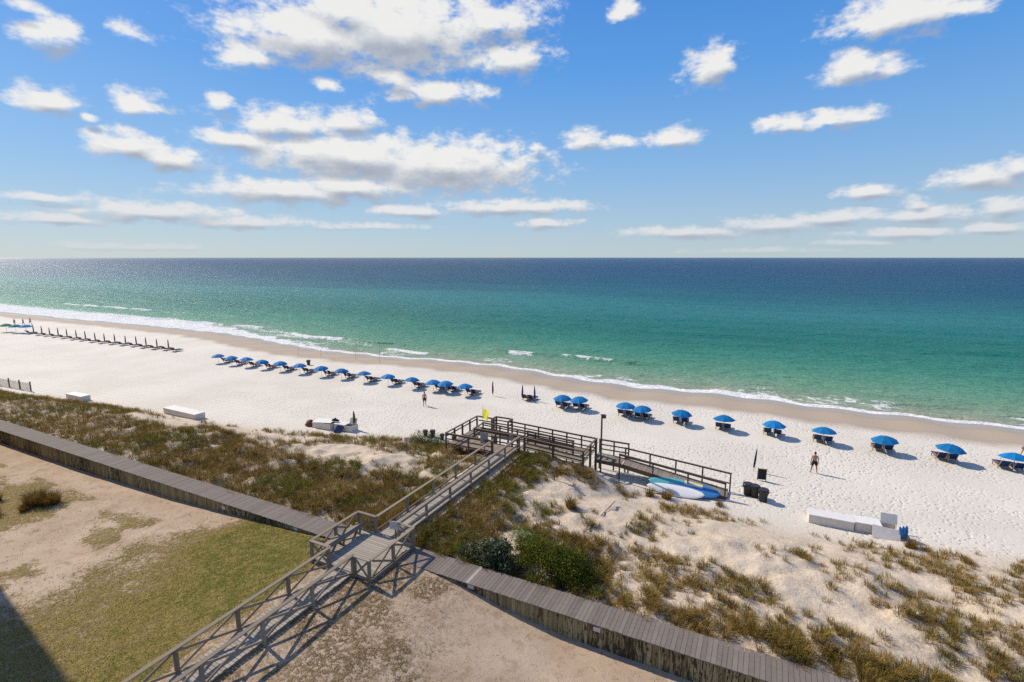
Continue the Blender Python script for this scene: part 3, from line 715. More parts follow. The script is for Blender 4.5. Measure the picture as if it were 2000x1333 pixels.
# ------------------------------------------------------------------ boardwalk
def railing(root, mat, a, b, za, zb, ground, h=.95, mids=(), xb=False, spacing=2.42, first=True, last=True, cap_w=.14, post=.10, side=0):
    """a, b: (u, v) ends at deck height za, zb; posts down to the ground"""
    a, b = Vector(a), Vector(b); L = (b - a).length; n = max(1, round(L / spacing)); dr = (b - a).normalized()
    P_ = [a + (b - a) * (i / n) for i in range(n + 1)]; Zs = [za + (zb - za) * i / n for i in range(n + 1)]
    for i, (p_, z_) in enumerate(zip(P_, Zs)):
        if (i == 0 and not first) or (i == n and not last): continue
        g = ground(p_.x, p_.y) - .25
        box('post', mat, root, (p_.x, p_.y, (g + z_ + h - .02) / 2), (post, post, z_ + h - .02 - g), (0, 0, math.atan2(dr.y, dr.x)))
    nn = Vector((-dr.y, dr.x))
    beam('handrail', mat, root, (*(a - dr * .07), za + h), (*(b + dr * .07), zb + h), cap_w, .04)
    if not xb: beam('top_rail', mat, root, (*(a + nn * .055), za + h - .075), (*(b + nn * .055), zb + h - .07), .035, .09)
    for hm in mids:
        beam('rail', mat, root, (*(a + nn * .068), za + hm), (*(b + nn * .068), zb + hm), .035, .1)
    if xb:
        for i in range(n):
            p0, p1 = P_[i] + dr * .06, P_[i + 1] - dr * .06; z0, z1 = Zs[i], Zs[i + 1]
            beam('brace', mat, root, (*(p0 + nn * .02), z0 + .05), (*(p1 + nn * .02), z1 + h - .10), .04, .10)
            beam('brace', mat, root, (*(p0 - nn * .02), z0 + h - .10), (*(p1 - nn * .02), z1 + .05), .04, .10)
def planks(root, mat, u0, u1, v0, v1, z, along='u', w=.14, gap=.016, z1=None, jit=.02):
    """deck boards lying across; z..z1 lets the deck slope along its length"""
    a0, a1 = (v0, v1) if along == 'u' else (u0, u1)
    n = max(1, int(round((a1 - a0) / (w + gap)))); k = (a1 - a0) / n; z1 = z if z1 is None else z1
    tilt = math.atan2(z1 - z, a1 - a0)
    for i in range(n):
        s = a0 + (i + .5) * k; zz_ = z + (z1 - z) * (i + .5) / n - .019 + random.uniform(-.003, .003)
        j0, j1 = random.uniform(-jit, jit), random.uniform(-jit, jit)
        if along == 'u': box('plank', mat, root, ((u0 + u1 + j0 + j1) / 2, s, zz_), (u1 - u0 + j1 - j0, k - gap, .038), (tilt, 0, 0))
        else: box('plank', mat, root, (s, (v0 + v1 + j0 + j1) / 2, zz_), (k - gap, v1 - v0 + j1 - j0, .038), (0, -tilt, 0))
UL, UR, DZ = -18.22, -16.78, 2.10
lo = thing('boardwalk', ((UL + UR) / 2, 9, 1.9), 'grey weathered boardwalk with cross braced rails running over the lawn', 'boardwalk')
planks(lo, M['deck'], UL + .02, UR - .02, 1.0, 16.62, DZ)
for u in (UL + .12, UR - .12): beam('joist', M['rail'], lo, (u, 1.0, DZ - .12), (u, 16.6, DZ - .12), .05, .15)
railing(lo, M['rail'], (UL - .02, 1.98), (UL - .02, 16.62), DZ, DZ, lz, xb=True, last=False, cap_w=.19, post=.13)
railing(lo, M['rail'], (UR + .02, 16.62), (UR + .02, 1.98), DZ, DZ, lz, xb=True, first=True, cap_w=.19, post=.13)
ld = thing('boardwalk_landing', (-17.6, 18.3, 1.8), 'wide boardwalk landing with cross braced rails over the retaining wall', 'landing')
planks(ld, M['deck'], -19.5, -15.78, 16.66, 19.96, DZ + .003)
for v in (16.75, 18.3, 19.85): beam('joist', M['rail'], ld, (-19.45, v, DZ - .12), (-15.83, v, DZ - .12), .05, .15)
for (a, b_) in (((-19.5, 16.66), (-18.34, 16.66)), ((-16.66, 16.64), (-15.76, 16.64)), ((-19.52, 19.97), (-18.3, 19.97)), ((-16.7, 19.97), (-15.74, 19.97))):
    railing(ld, M['rail'], a, b_, DZ, DZ, lambda u, v: 1.6, xb=True, spacing=1.3, cap_w=.18, post=.13)
beam('bottom_rail', M['rail'], ld, (-16.66, 16.60, DZ - .02), (-15.76, 16.60, DZ - .02), .04, .12)
railing(ld, M['rail'], (-19.54, 19.86), (-19.54, 16.76), DZ, DZ, lambda u, v: 1.6, xb=True, spacing=1.6, first=False, last=False, cap_w=.18, post=.13)
railing(ld, M['rail'], (-15.72, 16.76), (-15.72, 19.86), DZ, DZ, lambda u, v: 1.6, xb=True, spacing=1.6, first=False, last=False, cap_w=.18, post=.13)
beam('bottom_rail', M['rail'], ld, (-15.70, 16.6, DZ - .1), (-15.70, 19.9, DZ - .1), .04, .14)
bench = thing('bench', (-19.1, 18.3, DZ), 'long grey wooden bench along the left rail of the landing', 'bench')
for k in range(3): beam('seat_slat', M['rail'], bench, (-19.32 + .15 * k, 16.95, DZ + .46), (-19.32 + .15 * k, 19.7, DZ + .46), .14, .04)
beam('front_board', M['rail'], bench, (-18.93, 16.95, DZ + .41), (-18.93, 19.7, DZ + .41), .035, .13)
for v in (17.15, 18.3, 19.5):
    box('leg', M['rail'], bench, (-18.98, v, DZ + .21), (.09, .09, .42), (0, .32, 0)); box('leg', M['rail'], bench, (-19.28, v, DZ + .21), (.09, .09, .42), (0, -.2, 0))
up = thing('boardwalk', ((UL + UR) / 2, 27, 1.8), 'narrow grey boardwalk climbing over the dune from landing to beach deck', 'boardwalk')
planks(up, M['deck'], UL + .02, UR - .02, 20.04, 33.3, DZ - .003)
for u in (UL + .12, UR - .12): beam('joist', M['rail'], up, (u, 20.1, DZ - .12), (u, 33.2, DZ - .12), .05, .15)
gl_ = lambda u, v: gz(u, v)
railing(up, M['rail'], (UL - .02, 20.06), (UL - .02, 33.2), DZ, DZ, gl_, mids=(.12,), first=False, spacing=2.42, cap_w=.17, post=.12)
railing(up, M['rail'], (UR + .02, 34.9), (UR + .02, 20.06), DZ, DZ, gl_, mids=(.10, .40), last=False, spacing=2.42, cap_w=.17, post=.12)

# ------------------------------------------------------------------ beach deck and ramp
dk = thing('beach_deck', (-16.5, 35.6, .8), 'brown timber deck of railed ramps at the beach end of the boardwalk', 'deck')
D = M['dark_rail']; DD = M['dark_deck']
planks(dk, DD, -22.4, -16.9, 33.05, 34.98, DZ, along='v')
planks(dk, DD, -22.4, -21.05, 35.0, 38.0, DZ, along='u')
planks(dk, DD, -21.03, -11.45, 36.55, 38.0, DZ, along='v', z1=DZ - .35)
planks(dk, DD, -16.88, -11.45, 35.05, 36.3, DZ - .01, along='v', z1=DZ - .36)
railing(dk, D, (-18.2, 33.02), (-22.42, 33.02), DZ, DZ, gl_, mids=(.12, .5), spacing=1.9, post=.11)
railing(dk, D, (-22.44, 33.1), (-22.44, 38.0), DZ, DZ, gl_, mids=(.62,), spacing=1.25, first=False, post=.12)
railing(dk, D, (-22.34, 38.05), (-20.75, 38.05), DZ, DZ, gl_, mids=(.55,), spacing=1.6, first=False, post=.12)
for (a, b_) in (((-20.7, 38.42), (-19.15, 38.42)), ((-20.7, 37.6), (-20.7, 38.38)), ((-19.12, 38.38), (-19.12, 37.6))):
    railing(dk, D, a, b_, DZ + .08, DZ + .08, gl_, mids=(.6, .3), spacing=1.6, post=.12)
railing(dk, D, (-19.0, 38.05), (-11.4, 38.05), DZ - .02, DZ - .32, gl_, mids=(.55, .12), spacing=1.3, first=False, post=.10)
railing(dk, D, (-20.95, 35.02), (-16.95, 35.02), DZ, DZ, gl_, mids=(.8, .45, .12), spacing=2.0)
railing(dk, D, (-20.95, 36.48), (-12.8, 36.48), DZ + .08, DZ - .22, gl_, mids=(.7, .4, .12), spacing=1.65)
railing(dk, D, (-20.98, 35.1), (-20.98, 36.4), DZ, DZ, gl_, mids=(.5,), spacing=1.4, first=False, last=False)
railing(dk, D, (-16.7, 36.36), (-12.8, 36.36), DZ + .02, DZ - .2, gl_, mids=(.55, .15), spacing=2.0)
railing(dk, D, (-16.35, 35.0), (-11.5, 35.0), DZ - .03, DZ - .35, gl_, mids=(.14, .42), spacing=2.45, post=.14)
railing(dk, D, (-11.42, 35.08), (-11.42, 37.95), DZ - .33, DZ - .33, gl_, mids=(.2, .55), spacing=1.45, first=False, post=.15)
rp = thing('beach_ramp', (-6, 38.0, .2), 'long brown ramp with low rails descending from the deck to the sand', 'ramp')
planks(rp, DD, -11.35, -9.15, 37.3, 38.55, 1.42, along='v', z1=1.30)
planks(rp, DD, -9.1, -1.55, 37.3, 38.55, 1.28, along='v', z1=.22)
railing(rp, D, (-11.3, 38.62), (-8.95, 38.62), 1.56, 1.56, gl_, mids=(.5, .12), spacing=1.2)
railing(rp, D, (-9.2, 38.66), (-1.46, 38.66), 1.16, .54, gl_, mids=(.14,), spacing=1.95)
railing(rp, D, (-9.3, 37.26), (-1.7, 37.26), 1.14, .34, gl_, mids=(.82,), spacing=2.25)
beam('stringer', D, rp, (-11.3, 37.24, 1.2), (-9.2, 37.24, 1.14), .05, .3); beam('stringer', D, rp, (-9.2, 37.22, 1.14), (-1.6, 37.22, .1), .05, .3)
beam('stringer', D, rp, (-9.2, 38.60, 1.14), (-1.6, 38.60, .1), .05, .3)

# ------------------------------------------------------------------ shrubs and tussocks
def leaf_cloud(name, mat, root, blobs, n, size, pal, seed, flat=.5):
    """leaf-sized faces spread through the volume of several lobes (local coordinates)"""
    rng = np.random.default_rng(seed); pts = []; nrm = []; tone = []
    vol = np.array([b_[3] * b_[4] * b_[5] for b_ in blobs]); vol = vol ** .75 / (vol ** .75).sum()
    for b_, w in zip(blobs, vol):
        k = int(n * w); dv = rng.normal(size=(k, 3)); dv /= np.linalg.norm(dv, axis=1)[:, None]
        r = rng.random(k) ** .30 * (1 + .62 * (fbm(dv[:, 0] * 3.1 + b_[0] * 7, dv[:, 1] * 3.1 + dv[:, 2] * 3, seed) - .5) * 2) * np.where(rng.random(k) < .05, 1.25, 1.0)
        pts.append(np.array(b_[:3]) + dv * r[:, None] * np.array(b_[3:6])); nrm.append(dv); tone.append(np.full(k, rng.uniform(.6, 1.3)))
    p_ = np.concatenate(pts); nn = np.concatenate(nrm); tn_ = np.concatenate(tone); ok = p_[:, 2] > .02; p_, nn, tn_ = p_[ok], nn[ok], tn_[ok]; k = len(p_)
    nn = nn * .7 + rng.normal(size=(k, 3)) * .6 + [0, 0, .3]; nn /= np.linalg.norm(nn, axis=1)[:, None]
    a = np.cross(nn, rng.normal(size=(k, 3))); a /= np.linalg.norm(a, axis=1)[:, None]; b2 = np.cross(nn, a)
    sz = size * (.6 + .8 * rng.random(k))[:, None]
    v_ = np.stack([p_ - a * sz, p_ + b2 * sz * flat, p_ + a * sz, p_ - b2 * sz * flat], 1).reshape(-1, 3)
    q = np.arange(k * 4).reshape(-1, 4)
    c = np.array(pal)[rng.integers(0, len(pal), k)] * (tn_ * (.7 + .6 * rng.random(k)))[:, None]
    return link(name, mesh_np(name, v_, quads=q, smooth=False, colors=np.repeat(c, 4, 0)), mat, root)
def stems(root, mat, n, h, spread, seed):
    rnd = random.Random(seed)
    for k in range(n):
        a = rnd.uniform(0, 6.283); x, y = math.cos(a) * spread * rnd.uniform(.3, 1), math.sin(a) * spread * rnd.uniform(.3, 1)
        b_ = Vector(root.location)
        me = lathe('stem', [(.028, 0), (.022, .5), (.010, 1.0)], 6)
        o = link('stem', me, mat, root)
        v0 = Vector((x * .25, y * .25, -.1)); v1 = Vector((x, y, h * rnd.uniform(.75, 1.0))); dv = v1 - v0
        o.location = v0; o.rotation_euler = dv.to_track_quat('Z', 'Y').to_euler(); o.scale = (1, 1, dv.length)
def shrub(u, v, label, blobs, n, size, pal, seed, h, cat='shrub', flat=.5):
    r = thing('shrub', (u, v, gz(u, v)), label, cat, 'shrubs behind the right wall')
    leaf_cloud('foliage', M['leaf'], r, blobs, n, size, pal, seed, flat); stems(r, M['post_wood'], 6, h, .6, seed); return r
GREY = [[.10, .11, .048], [.16, .165, .095], [.05, .065, .022], [.24, .23, .15], [.035, .045, .016]]
ROS = [[.14, .15, .016], [.10, .115, .014], [.20, .19, .02], [.04, .055, .010], [.065, .085, .012]]
BRI = [[.09, .17, .02], [.12, .20, .03], [.06, .12, .018]]
def lobes(n, ru, rv, h, lo, hi, seed):
    rnd = random.Random(seed); out_ = []
    for k in range(n):
        a = rnd.uniform(0, 6.283); q = math.sqrt(rnd.random()); r_ = rnd.uniform(lo, hi)
        out_.append((ru * q * math.cos(a), rv * q * math.sin(a), h * (1 - .55 * q * q) * rnd.uniform(.45, 1.0) * .75, r_ * rnd.uniform(.9, 1.35), r_, r_ * rnd.uniform(.6, .9)))
    return out_
shrub(-11.35, 21.15, 'grey green broad leaved shrub overhanging the wall cap', lobes(20, 1.25, .8, 1.5, .32, .58, 3), 6500, .07, GREY, 5, 1.2)
shrub(-8.75, 21.55, 'large yellow green rounded shrub behind the wall cap', lobes(38, 2.0, 1.05, 1.95, .42, .74, 4), 30000, .045, ROS, 6, 1.5, flat=.35)
shrub(-7.2, 22.6, 'low dark olive shrub at the right end of the shrub mass', lobes(12, 1.0, .6, .8, .25, .45, 9), 4500, .045, [[.10, .10, .025], [.06, .07, .018], [.15, .13, .04]], 12, .8, flat=.35)
shrub(-10.75, 23.0, 'bright green feathery shrub behind the grey green one', [(0, 0, .45, .75, .6, .6), (.5, .1, .35, .5, .5, .45)], 4500, .04, BRI, 7, .8, flat=.25)
shrub(-13.3, 20.7, 'small bright green weed clump beside the wall cap', [(0, 0, .3, .35, .3, .5)], 900, .04, BRI, 8, .6, flat=.25)
shrub(-5.9, 20.75, 'tiny bright green tuft at the wall cap edge', [(0, 0, .18, .36, .3, .3)], 700, .04, BRI, 9, .4, flat=.25)
shrub(-26.9, 36.6, 'low green bush beside the beach deck', [(0, 0, .5, 1.7, .9, .75), (1.2, -.2, .3, .9, .7, .5), (-1.0, -.4, .3, .8, .7, .45)], 6500, .05, [[.10, .135, .03], [.07, .10, .02], [.15, .15, .05]], 10, .7, flat=.3)
def tussock(u, v, zf, label, rad, h, n, seed, tones=(0, 1, 3), name='tussock_grass'):
    rng = np.random.default_rng(seed); z = zf(u, v)
    v_, t_, c_ = clumps(np.array([0.]), np.array([0.]), np.array([0.02]), np.array([n]), np.array([h]), np.array([rad]), np.array([tones[0]]), rng)
    o = link(name, mesh_np(name, v_, tris=t_, colors=c_ * np.array([.85, .8, .75])), M['blade']); o.location = (u, v, z)
    return tag(o, label, 'grass', 'tussocks on the lawn side sand' if zf is lz else 'lone tussocks on the dune sand')
tussock(-42.9, 14.5, lz, 'tall left half of the big tussock pair below the far wall', .55, 1.15, 900, 21)
tussock(-41.9, 14.9, lz, 'tall right half of the big tussock pair below the far wall', .5, 1.1, 800, 22)
tussock(-42.3, 13.7, lz, 'small tussock in front of the big tussock pair', .25, .6, 260, 23)
tussock(-45.9, 13.4, lz, 'tussock cut by the left picture edge, upper one', .4, .8, 420, 24)
tussock(-43.2, 12.4, lz, 'tussock cut by the left picture edge, lower one', .45, .7, 420, 25)
tussock(-10.0, 28.3, gz, 'tall lone tussock in the bare sand right of the boardwalk', .28, .95, 300, 26, (0, 1, 3))
tussock(-6.5, 35.3, gz, 'tussock at the near end of the paddle boards', .3, .8, 260, 27)
tussock(-5.4, 35.4, gz, 'tussock standing in front of the white paddle board', .3, .9, 280, 28, (1, 0, 3))
tussock(-1.9, 36.0, gz, 'small tussock by the foot of the ramp', .25, .5, 160, 29)
tussock(8.6, 35.4, gz, 'tussock beside the blue rolls at the storage boxes', .3, .8, 240, 30)
lg_ = thing('fallen_pole', (-8.4, 29.5, 1.6), 'thin grey pole lying on the dune grass', 'pole')
beam('shaft', M['rail'], lg_, (-7.95, 31.0, gz(-7.95, 31.0) + .25), (-8.25, 26.2, gz(-8.25, 26.2) + .1), .06, .06)

# ------------------------------------------------------------------ umbrellas and loungers
ORD = ['first', 'second', 'third', 'fourth', 'fifth', 'sixth', 'seventh', 'eighth', 'ninth', 'tenth', 'eleventh', 'twelfth', 'thirteenth', 'fourteenth', 'fifteenth', 'sixteenth']
def canopy_mesh(name, r=1.05, h=.44, gores=8, sub=4, rings=6):
    vsx = []; fs_ = []; n = gores * sub
    for layer, dz in ((0, 0.0), (1, -.012)):
        vsx.append((0, 0, h + dz)); 
        for j in range(1, rings + 1):
            f = j / rings; z = h * math.cos(f * math.pi / 2) ** .9
            for k in range(n):
                a = 2 * math.pi * k / n; ph = (k % sub) / sub
                sag = 1 - .085 * f * math.sin(ph * math.pi)            # panels sag between the ribs
                vsx.append((r * f * sag * math.cos(a), r * f * sag * math.sin(a), z + dz - .035 * f * math.sin(ph * math.pi) + (.03 * math.sin(ph * math.pi) if j == rings else 0)))
    per = 1 + rings * n
    for layer in (0, 1):
        b0 = layer * per; fl = (lambda t_: t_) if layer == 0 else (lambda t_: tuple(reversed(t_)))
        for k in range(n): fs_.append(fl((b0, b0 + 1 + k, b0 + 1 + (k + 1) % n)))
        for j in range(rings - 1):
            for k in range(n):
                a = b0 + 1 + j * n + k; a2 = b0 + 1 + j * n + (k + 1) % n; fs_.append(fl((a, a + n, a2 + n, a2)))
    o0 = 1 + (rings - 1) * n
    for k in range(n): fs_.append((o0 + k, per + o0 + k, per + o0 + (k + 1) % n, o0 + (k + 1) % n))
    me = bpy.data.meshes.new(name); me.from_pydata(vsx, [], fs_); me.update(); return me
CAN = canopy_mesh('canopy'); CAN.materials.append(M['blue'])
CAN_T = CAN.copy(); CAN_T.materials.clear(); CAN_T.materials.append(M['teal'])
CAN_G = CAN.copy(); CAN_G.materials.clear(); CAN_G.materials.append(M['green_canvas'])
POLE = lathe('pole', [(.022, -.3), (.022, 1.56)], 8); POLE.materials.append(M['pole'])
FIN = lathe('finial', [(.03, 0), (.035, .03), (.012, .09)], 8); FIN.materials.append(M['pole'])
CLOSED = lathe('folded_canopy', [(.03, .30), (.085, .36), (.11, .7), (.10, 1.2), (.06, 1.75), (.015, 1.95)], 10)
def child(name, me, root, loc=(0, 0, 0), rot=(0, 0, 0), scale=(1, 1, 1)):
    o = bpy.data.objects.new(name, me); COL.objects.link(o); o.parent = root; o.location = loc; o.rotation_euler = rot; o.scale = scale; return o
def umbrella(u, v, label, group, can=CAN, tilt=(0, 0), s=1.0):
    r = thing('beach_umbrella', (u, v, gz(u, v)), label, 'umbrella', group, random.uniform(0, .8))
    r.scale = (s, s, s); r.rotation_euler = (tilt[0], tilt[1], r.rotation_euler[2])
    child('canopy', can, r, (0, 0, 1.12)); child('pole', POLE, r); child('finial', FIN, r, (0, 0, 1.55)); return r
def closed_umbrella(u, v, label, group, mat, h=1.0, tilt=0.0, w=1.0):
    key = 'folded_' + mat.name
    me = bpy.data.meshes.get(key)
    if me is None: me = CLOSED.copy(); me.name = key; me.materials.append(mat)
    r = thing('closed_umbrella', (u, v, gz(u, v)), label, 'umbrella', group); r.rotation_euler = (0, tilt, 0)
    child('folded_canopy', me, r, (0, 0, 0), (0, 0, random.uniform(0, 3)), (w, w, h)); child('pole', POLE, r, (0, 0, 0), (0, 0, 0), (1, 1, .7)); return r
def lb(sx, sy, sz, mat):
    return box_mesh(mat)
def lounger(u, v, label, group, rz=0.0, fine=True, back=None):
    """wooden beach lounger, head end towards the dune, foot end to the sea"""
    r = thing('beach_lounger', (u, v, gz(u, v)), label, 'lounger', group, rz)
    lw = box_mesh(M['lounger_wood']); nv = box_mesh(M['navy']); th = R(58)
    for sx in (-.3, .3):
        child('side_rail', lw, r, (sx, .68, .27), (0, 0, 0), (.045, 1.5, .07))
        if fine:
            for yy in (.1, 1.2): child('leg', lw, r, (sx, yy, .12), (0, 0, 0), (.05, .06, .27))
        child('back_post', lw, r, (sx, -.20, .55), (math.pi / 2 - th + .12, 0, 0), (.045, .06, .82))
    child('seat', nv, r, (0, .68, .315), (0, 0, 0), (.55, 1.42, .03))
    child('backrest', nv, r, (0, -.17, .58), (math.pi / 2 - th + .12, 0, 0), (.55, .03, .74))
    if fine:
        child('armrest', lw, r, (-.33, .3, .47), (0, 0, 0), (.07, .6, .03)); child('armrest', lw, r, (.33, .3, .47), (0, 0, 0), (.07, .6, .03))
        child('foot_bar', lw, r, (0, 1.43, .27), (0, 0, 0), (.6, .05, .06))
    return r
LEFT = [(-79.35, 51.91), (-75.82, 51.75), (-72.3, 51.7), (-68.78, 51.8), (-65.09, 52.1), (-61.17, 52.3), (-56.93, 52.44), (-53.26, 52.6), (-48.94, 52.5), (-44.95, 52.74), (-40.9, 52.6), (-37.59, 52.8), (-35.77, 52.9), (-32.8, 52.71)]
RIGHT = [(-20.02, 53.08), (-18.06, 53.33), (-12.83, 53.15), (-10.94, 52.94), (-7.07, 53.24), (-2.95, 53.18), (1.46, 53.47), (5.62, 53.4), (10.21, 53.18), (14.61, 53.08), (18.71, 52.96)]
for i, (u, v) in enumerate(LEFT):
    umbrella(u, v, f'open blue umbrella, {ORD[i]} from the left in the row of fourteen', 'blue umbrellas in the left row', tilt=(random.uniform(-.09, .09), random.uniform(-.09, .09)), s=random.uniform(.97, 1.03))
    for k, nm in ((0, 'left'), (1, 'right')):
        lounger(u + .02 + .72 * k + random.uniform(-.06, .06), v + .95 + random.uniform(-.1, .1), f'{nm} lounger of the pair by the {ORD[i]} umbrella of fourteen in the left row', 'loungers in the left row', random.uniform(-.06, .06))
for i, (u, v) in enumerate(RIGHT):
    umbrella(u, v, f'open blue umbrella, {ORD[i]} from the left in the row of eleven', 'blue umbrellas in the right row', tilt=(random.uniform(-.09, .09), random.uniform(-.09, .09)), s=random.uniform(.98, 1.04))
    for k, nm in ((0, 'left'), (1, 'right')):
        lounger(u - .50 + .80 * k + random.uniform(-.05, .05), v + .15 + random.uniform(-.1, .1), f'{nm} lounger of the pair under the {ORD[i]} umbrella of eleven in the right row', 'loungers in the right row', random.uniform(-.06, .06))
FAR = [(-149.3, 54.8), (-144.9, 54.6), (-141.4, 54.6), (-138.2, 54.8), (-134.4, 54.8), (-130.5, 54.8), (-127.3, 55.0), (-123.3, 54.9), (-120.0, 55.0), (-116.8, 55.3), (-113.4, 55.5), (-110.2, 55.8), (-106.9, 55.8), (-103.5, 55.9), (-100.4, 56.2), (-97.4, 56.1)]
for i, (u, v) in enumerate(FAR):
    if i < 15: closed_umbrella(u, v, f'folded dark umbrella, {ORD[i]} from the left in the distant row', 'folded umbrellas in the distant row', M['dark_canvas'], random.uniform(.95, 1.05), random.uniform(-.04, .04))
    for k, nm in ((0, 'left'), (1, 'right')):
        lounger(u + .25 + .75 * k, v - 1.1, f'{nm} lounger of the {ORD[i]} pair from the left in the distant row', 'loungers in the distant row', fine=False)
umbrella(-157.0, 52.8, 'green umbrella, leftmost open one at the end of the distant row', 'open umbrellas at the end of the distant row', CAN_G, s=1.25)
umbrella(-153.4, 53.2, 'teal umbrella between the green one and the blue one in the distance', 'open umbrellas at the end of the distant row', CAN_T, s=1.25)
umbrella(-151.2, 54.2, 'blue umbrella, rightmost open one at the end of the distant row', 'open umbrellas at the end of the distant row', CAN, s=1.25)
closed_umbrella(-29.8, 54.4, 'dark red folded umbrella standing alone on the sand', 'single folded umbrellas', M['maroon'], .98)
closed_umbrella(-25.75, 54.4, 'left folded navy umbrella beside the uncovered pair of loungers', 'folded umbrellas by the uncovered loungers', M['navy'], .98, .03)
closed_umbrella(-24.15, 54.6, 'right folded navy umbrella beside the uncovered pair of loungers', 'folded umbrellas by the uncovered loungers', M['navy'], .98, -.03)
lounger(-25.3, 54.3, 'left of two uncovered loungers between folded navy umbrellas', 'uncovered loungers'); lounger(-24.55, 54.4, 'right of two uncovered loungers between folded navy umbrellas', 'uncovered loungers')
closed_umbrella(-.02, 43.5, 'black folded umbrella near the folded lounger and bins', 'single folded umbrellas', M['dark_canvas'], 1.0, .08, .75)
fc = thing('folded_lounger', (.6, 41.8, gz(.6, 41.8)), 'folded wooden lounger with dark sling standing upright near the bins', 'lounger', None, .15)
for sx in (-.3, .3): child('side_rail', box_mesh(M['lounger_wood']), fc, (sx, 0, .5), (.12, 0, 0), (.05, .06, 1.1))
child('sling', box_mesh(M['dark_canvas']), fc, (0, -.01, .53), (.12, 0, 0), (.55, .05, .85))
for zz_ in (.12, .98): child('cross_bar', box_mesh(M['lounger_wood']), fc, (0, .0 - .12 * (zz_ - .5), zz_), (.12, 0, 0), (.56, .04, .05))

# ------------------------------------------------------------------ bins, boxes, boards
BIN = lathe('bin_body', [(.20, 0), (.235, .62), (.25, .64), (.25, .70)], 18); BIN.materials.append(M['black'])
def ruffle():
    n = 24; vsx = []; fs_ = []
    for j, (r, z) in enumerate(((.22, .60), (.255, .72), (.285, .66), (.275, .48))):
        for k in range(n):
            a = 2 * math.pi * k / n; w = 1 + .05 * math.sin(k * 2.7 + j) * (j > 0); vsx.append((r * w * math.cos(a), r * w * math.sin(a), z + (.04 * math.sin(k * 1.9) if j == 3 else 0)))
    for j in range(3):
        for k in range(n): fs_.append((j * n + k, j * n + (k + 1) % n, (j + 1) * n + (k + 1) % n, (j + 1) * n + k))
    me = bpy.data.meshes.new('bin_bag'); me.from_pydata(vsx, [], fs_); me.update(); me.materials.append(M['bag']); return me
BAG = ruffle()
def bin_(u, v, label, group, s=1.0, tilt=0.0):
    r = thing('rubbish_bin', (u, v, gz(u, v) - .02), label, 'bin', group, random.uniform(0, 3)); r.scale = (s, s, s)
    child('bin_body', BIN, r); child('bin_bag', BAG, r); return r
bin_(-.28, 38.75, 'black bin, leftmost of three below the folded lounger', 'bins by the ramp', 1.25); bin_(.18, 38.62, 'black bin, middle of three below the folded lounger', 'bins by the ramp', 1.25); bin_(.74, 38.15, 'black bin, rightmost of three below the folded lounger', 'bins by the ramp', 1.28)
for (u, v, s, w) in ((-28.5, 38.5, 1.0, 'leftmost'), (-27.8, 38.7, 1.1, 'second'), (-26.5, 38.4, .95, 'third'), (-25.1, 38.3, 1.0, 'fourth')):
    bin_(u, v, f'dark bin behind the dune left of the deck, {w} of four', 'bins behind the dune', s * .85)
bin_(-65.5, 57.8, 'lone dark bin on the sand beyond the left umbrella row', None, 1.15)

def storage_box(u0, u1, v, label, h=.56, depth=.95, lid='flat', rz=0.0, seams=()):
    uc = (u0 + u1) / 2; z = min(gz(u0, v), gz(u1, v), gz(uc, v)) - .12
    r = thing('storage_box', (uc, v, z), label, 'box', 'beach storage boxes', rz); W_ = u1 - u0; H_ = h + .12
    wm = box_mesh(M['white']); pm = box_mesh(M['panel'])
    child('front_panel', pm, r, (0, -depth / 2, H_ / 2), (0, 0, 0), (W_, .04, H_)); child('back_panel', pm, r, (0, depth / 2, H_ / 2), (0, 0, 0), (W_, .04, H_))
    for s in (-1, 1): child('end_panel', pm, r, (s * (W_ / 2 - .02), 0, H_ / 2 - .004), (0, 0, 0), (.04, depth - .045, H_ - .008))
    if lid == 'flat': child('lid', wm, r, (0, 0, H_ + .025), (0, 0, 0), (W_ + .06, depth + .08, .045))
    elif lid == 'half':
        child('lid', wm, r, (-W_ * .2, 0, H_ + .025), (0, 0, 0), (W_ * .62, depth + .08, .045))
        child('lid', pm, r, (W_ * .31, depth * .35, H_ + .27), (R(68), 0, 0), (W_ * .38, .62, .04))
    elif lid == 'askew': child('lid', wm, r, (-.1, .05, H_ + .10), (R(7), R(-3), .1), (W_ * .95, depth + .05, .045))
    for ld_ in [c for c in r.children if c.name.startswith('lid')]:
        for hx in (-.3, .3): child('hinge', box_mesh(M['metal']), ld_, (hx, .5, .1), (0, 0, 0), (.05, .03, 1.3))
        child('handle', box_mesh(M['metal']), ld_, (0, -.505, .2), (0, 0, 0), (.10, .012, .5))
    for s in seams: child('batten', pm, r, (s * W_, -depth / 2 - .03, H_ / 2), (0, 0, 0), (.03, .02, H_ * .98))
    return r
storage_box(3.42, 5.90, 36.75, 'long white storage box, left one of the joined pair by the dune', rz=.02)
storage_box(5.96, 8.25, 36.95, 'white storage box with raised grey lid, right one of the pair', lid='half', rz=.03)
pn_ = thing('loose_panel', (7.55, 36.2, gz(7.55, 36.2)), 'grey panel leaning against the front of the right storage box', 'panel')
child('sheet', box_mesh(M['panel']), pn_, (0, 0, .28), (R(-38), R(6), .05), (1.45, .03, .78))
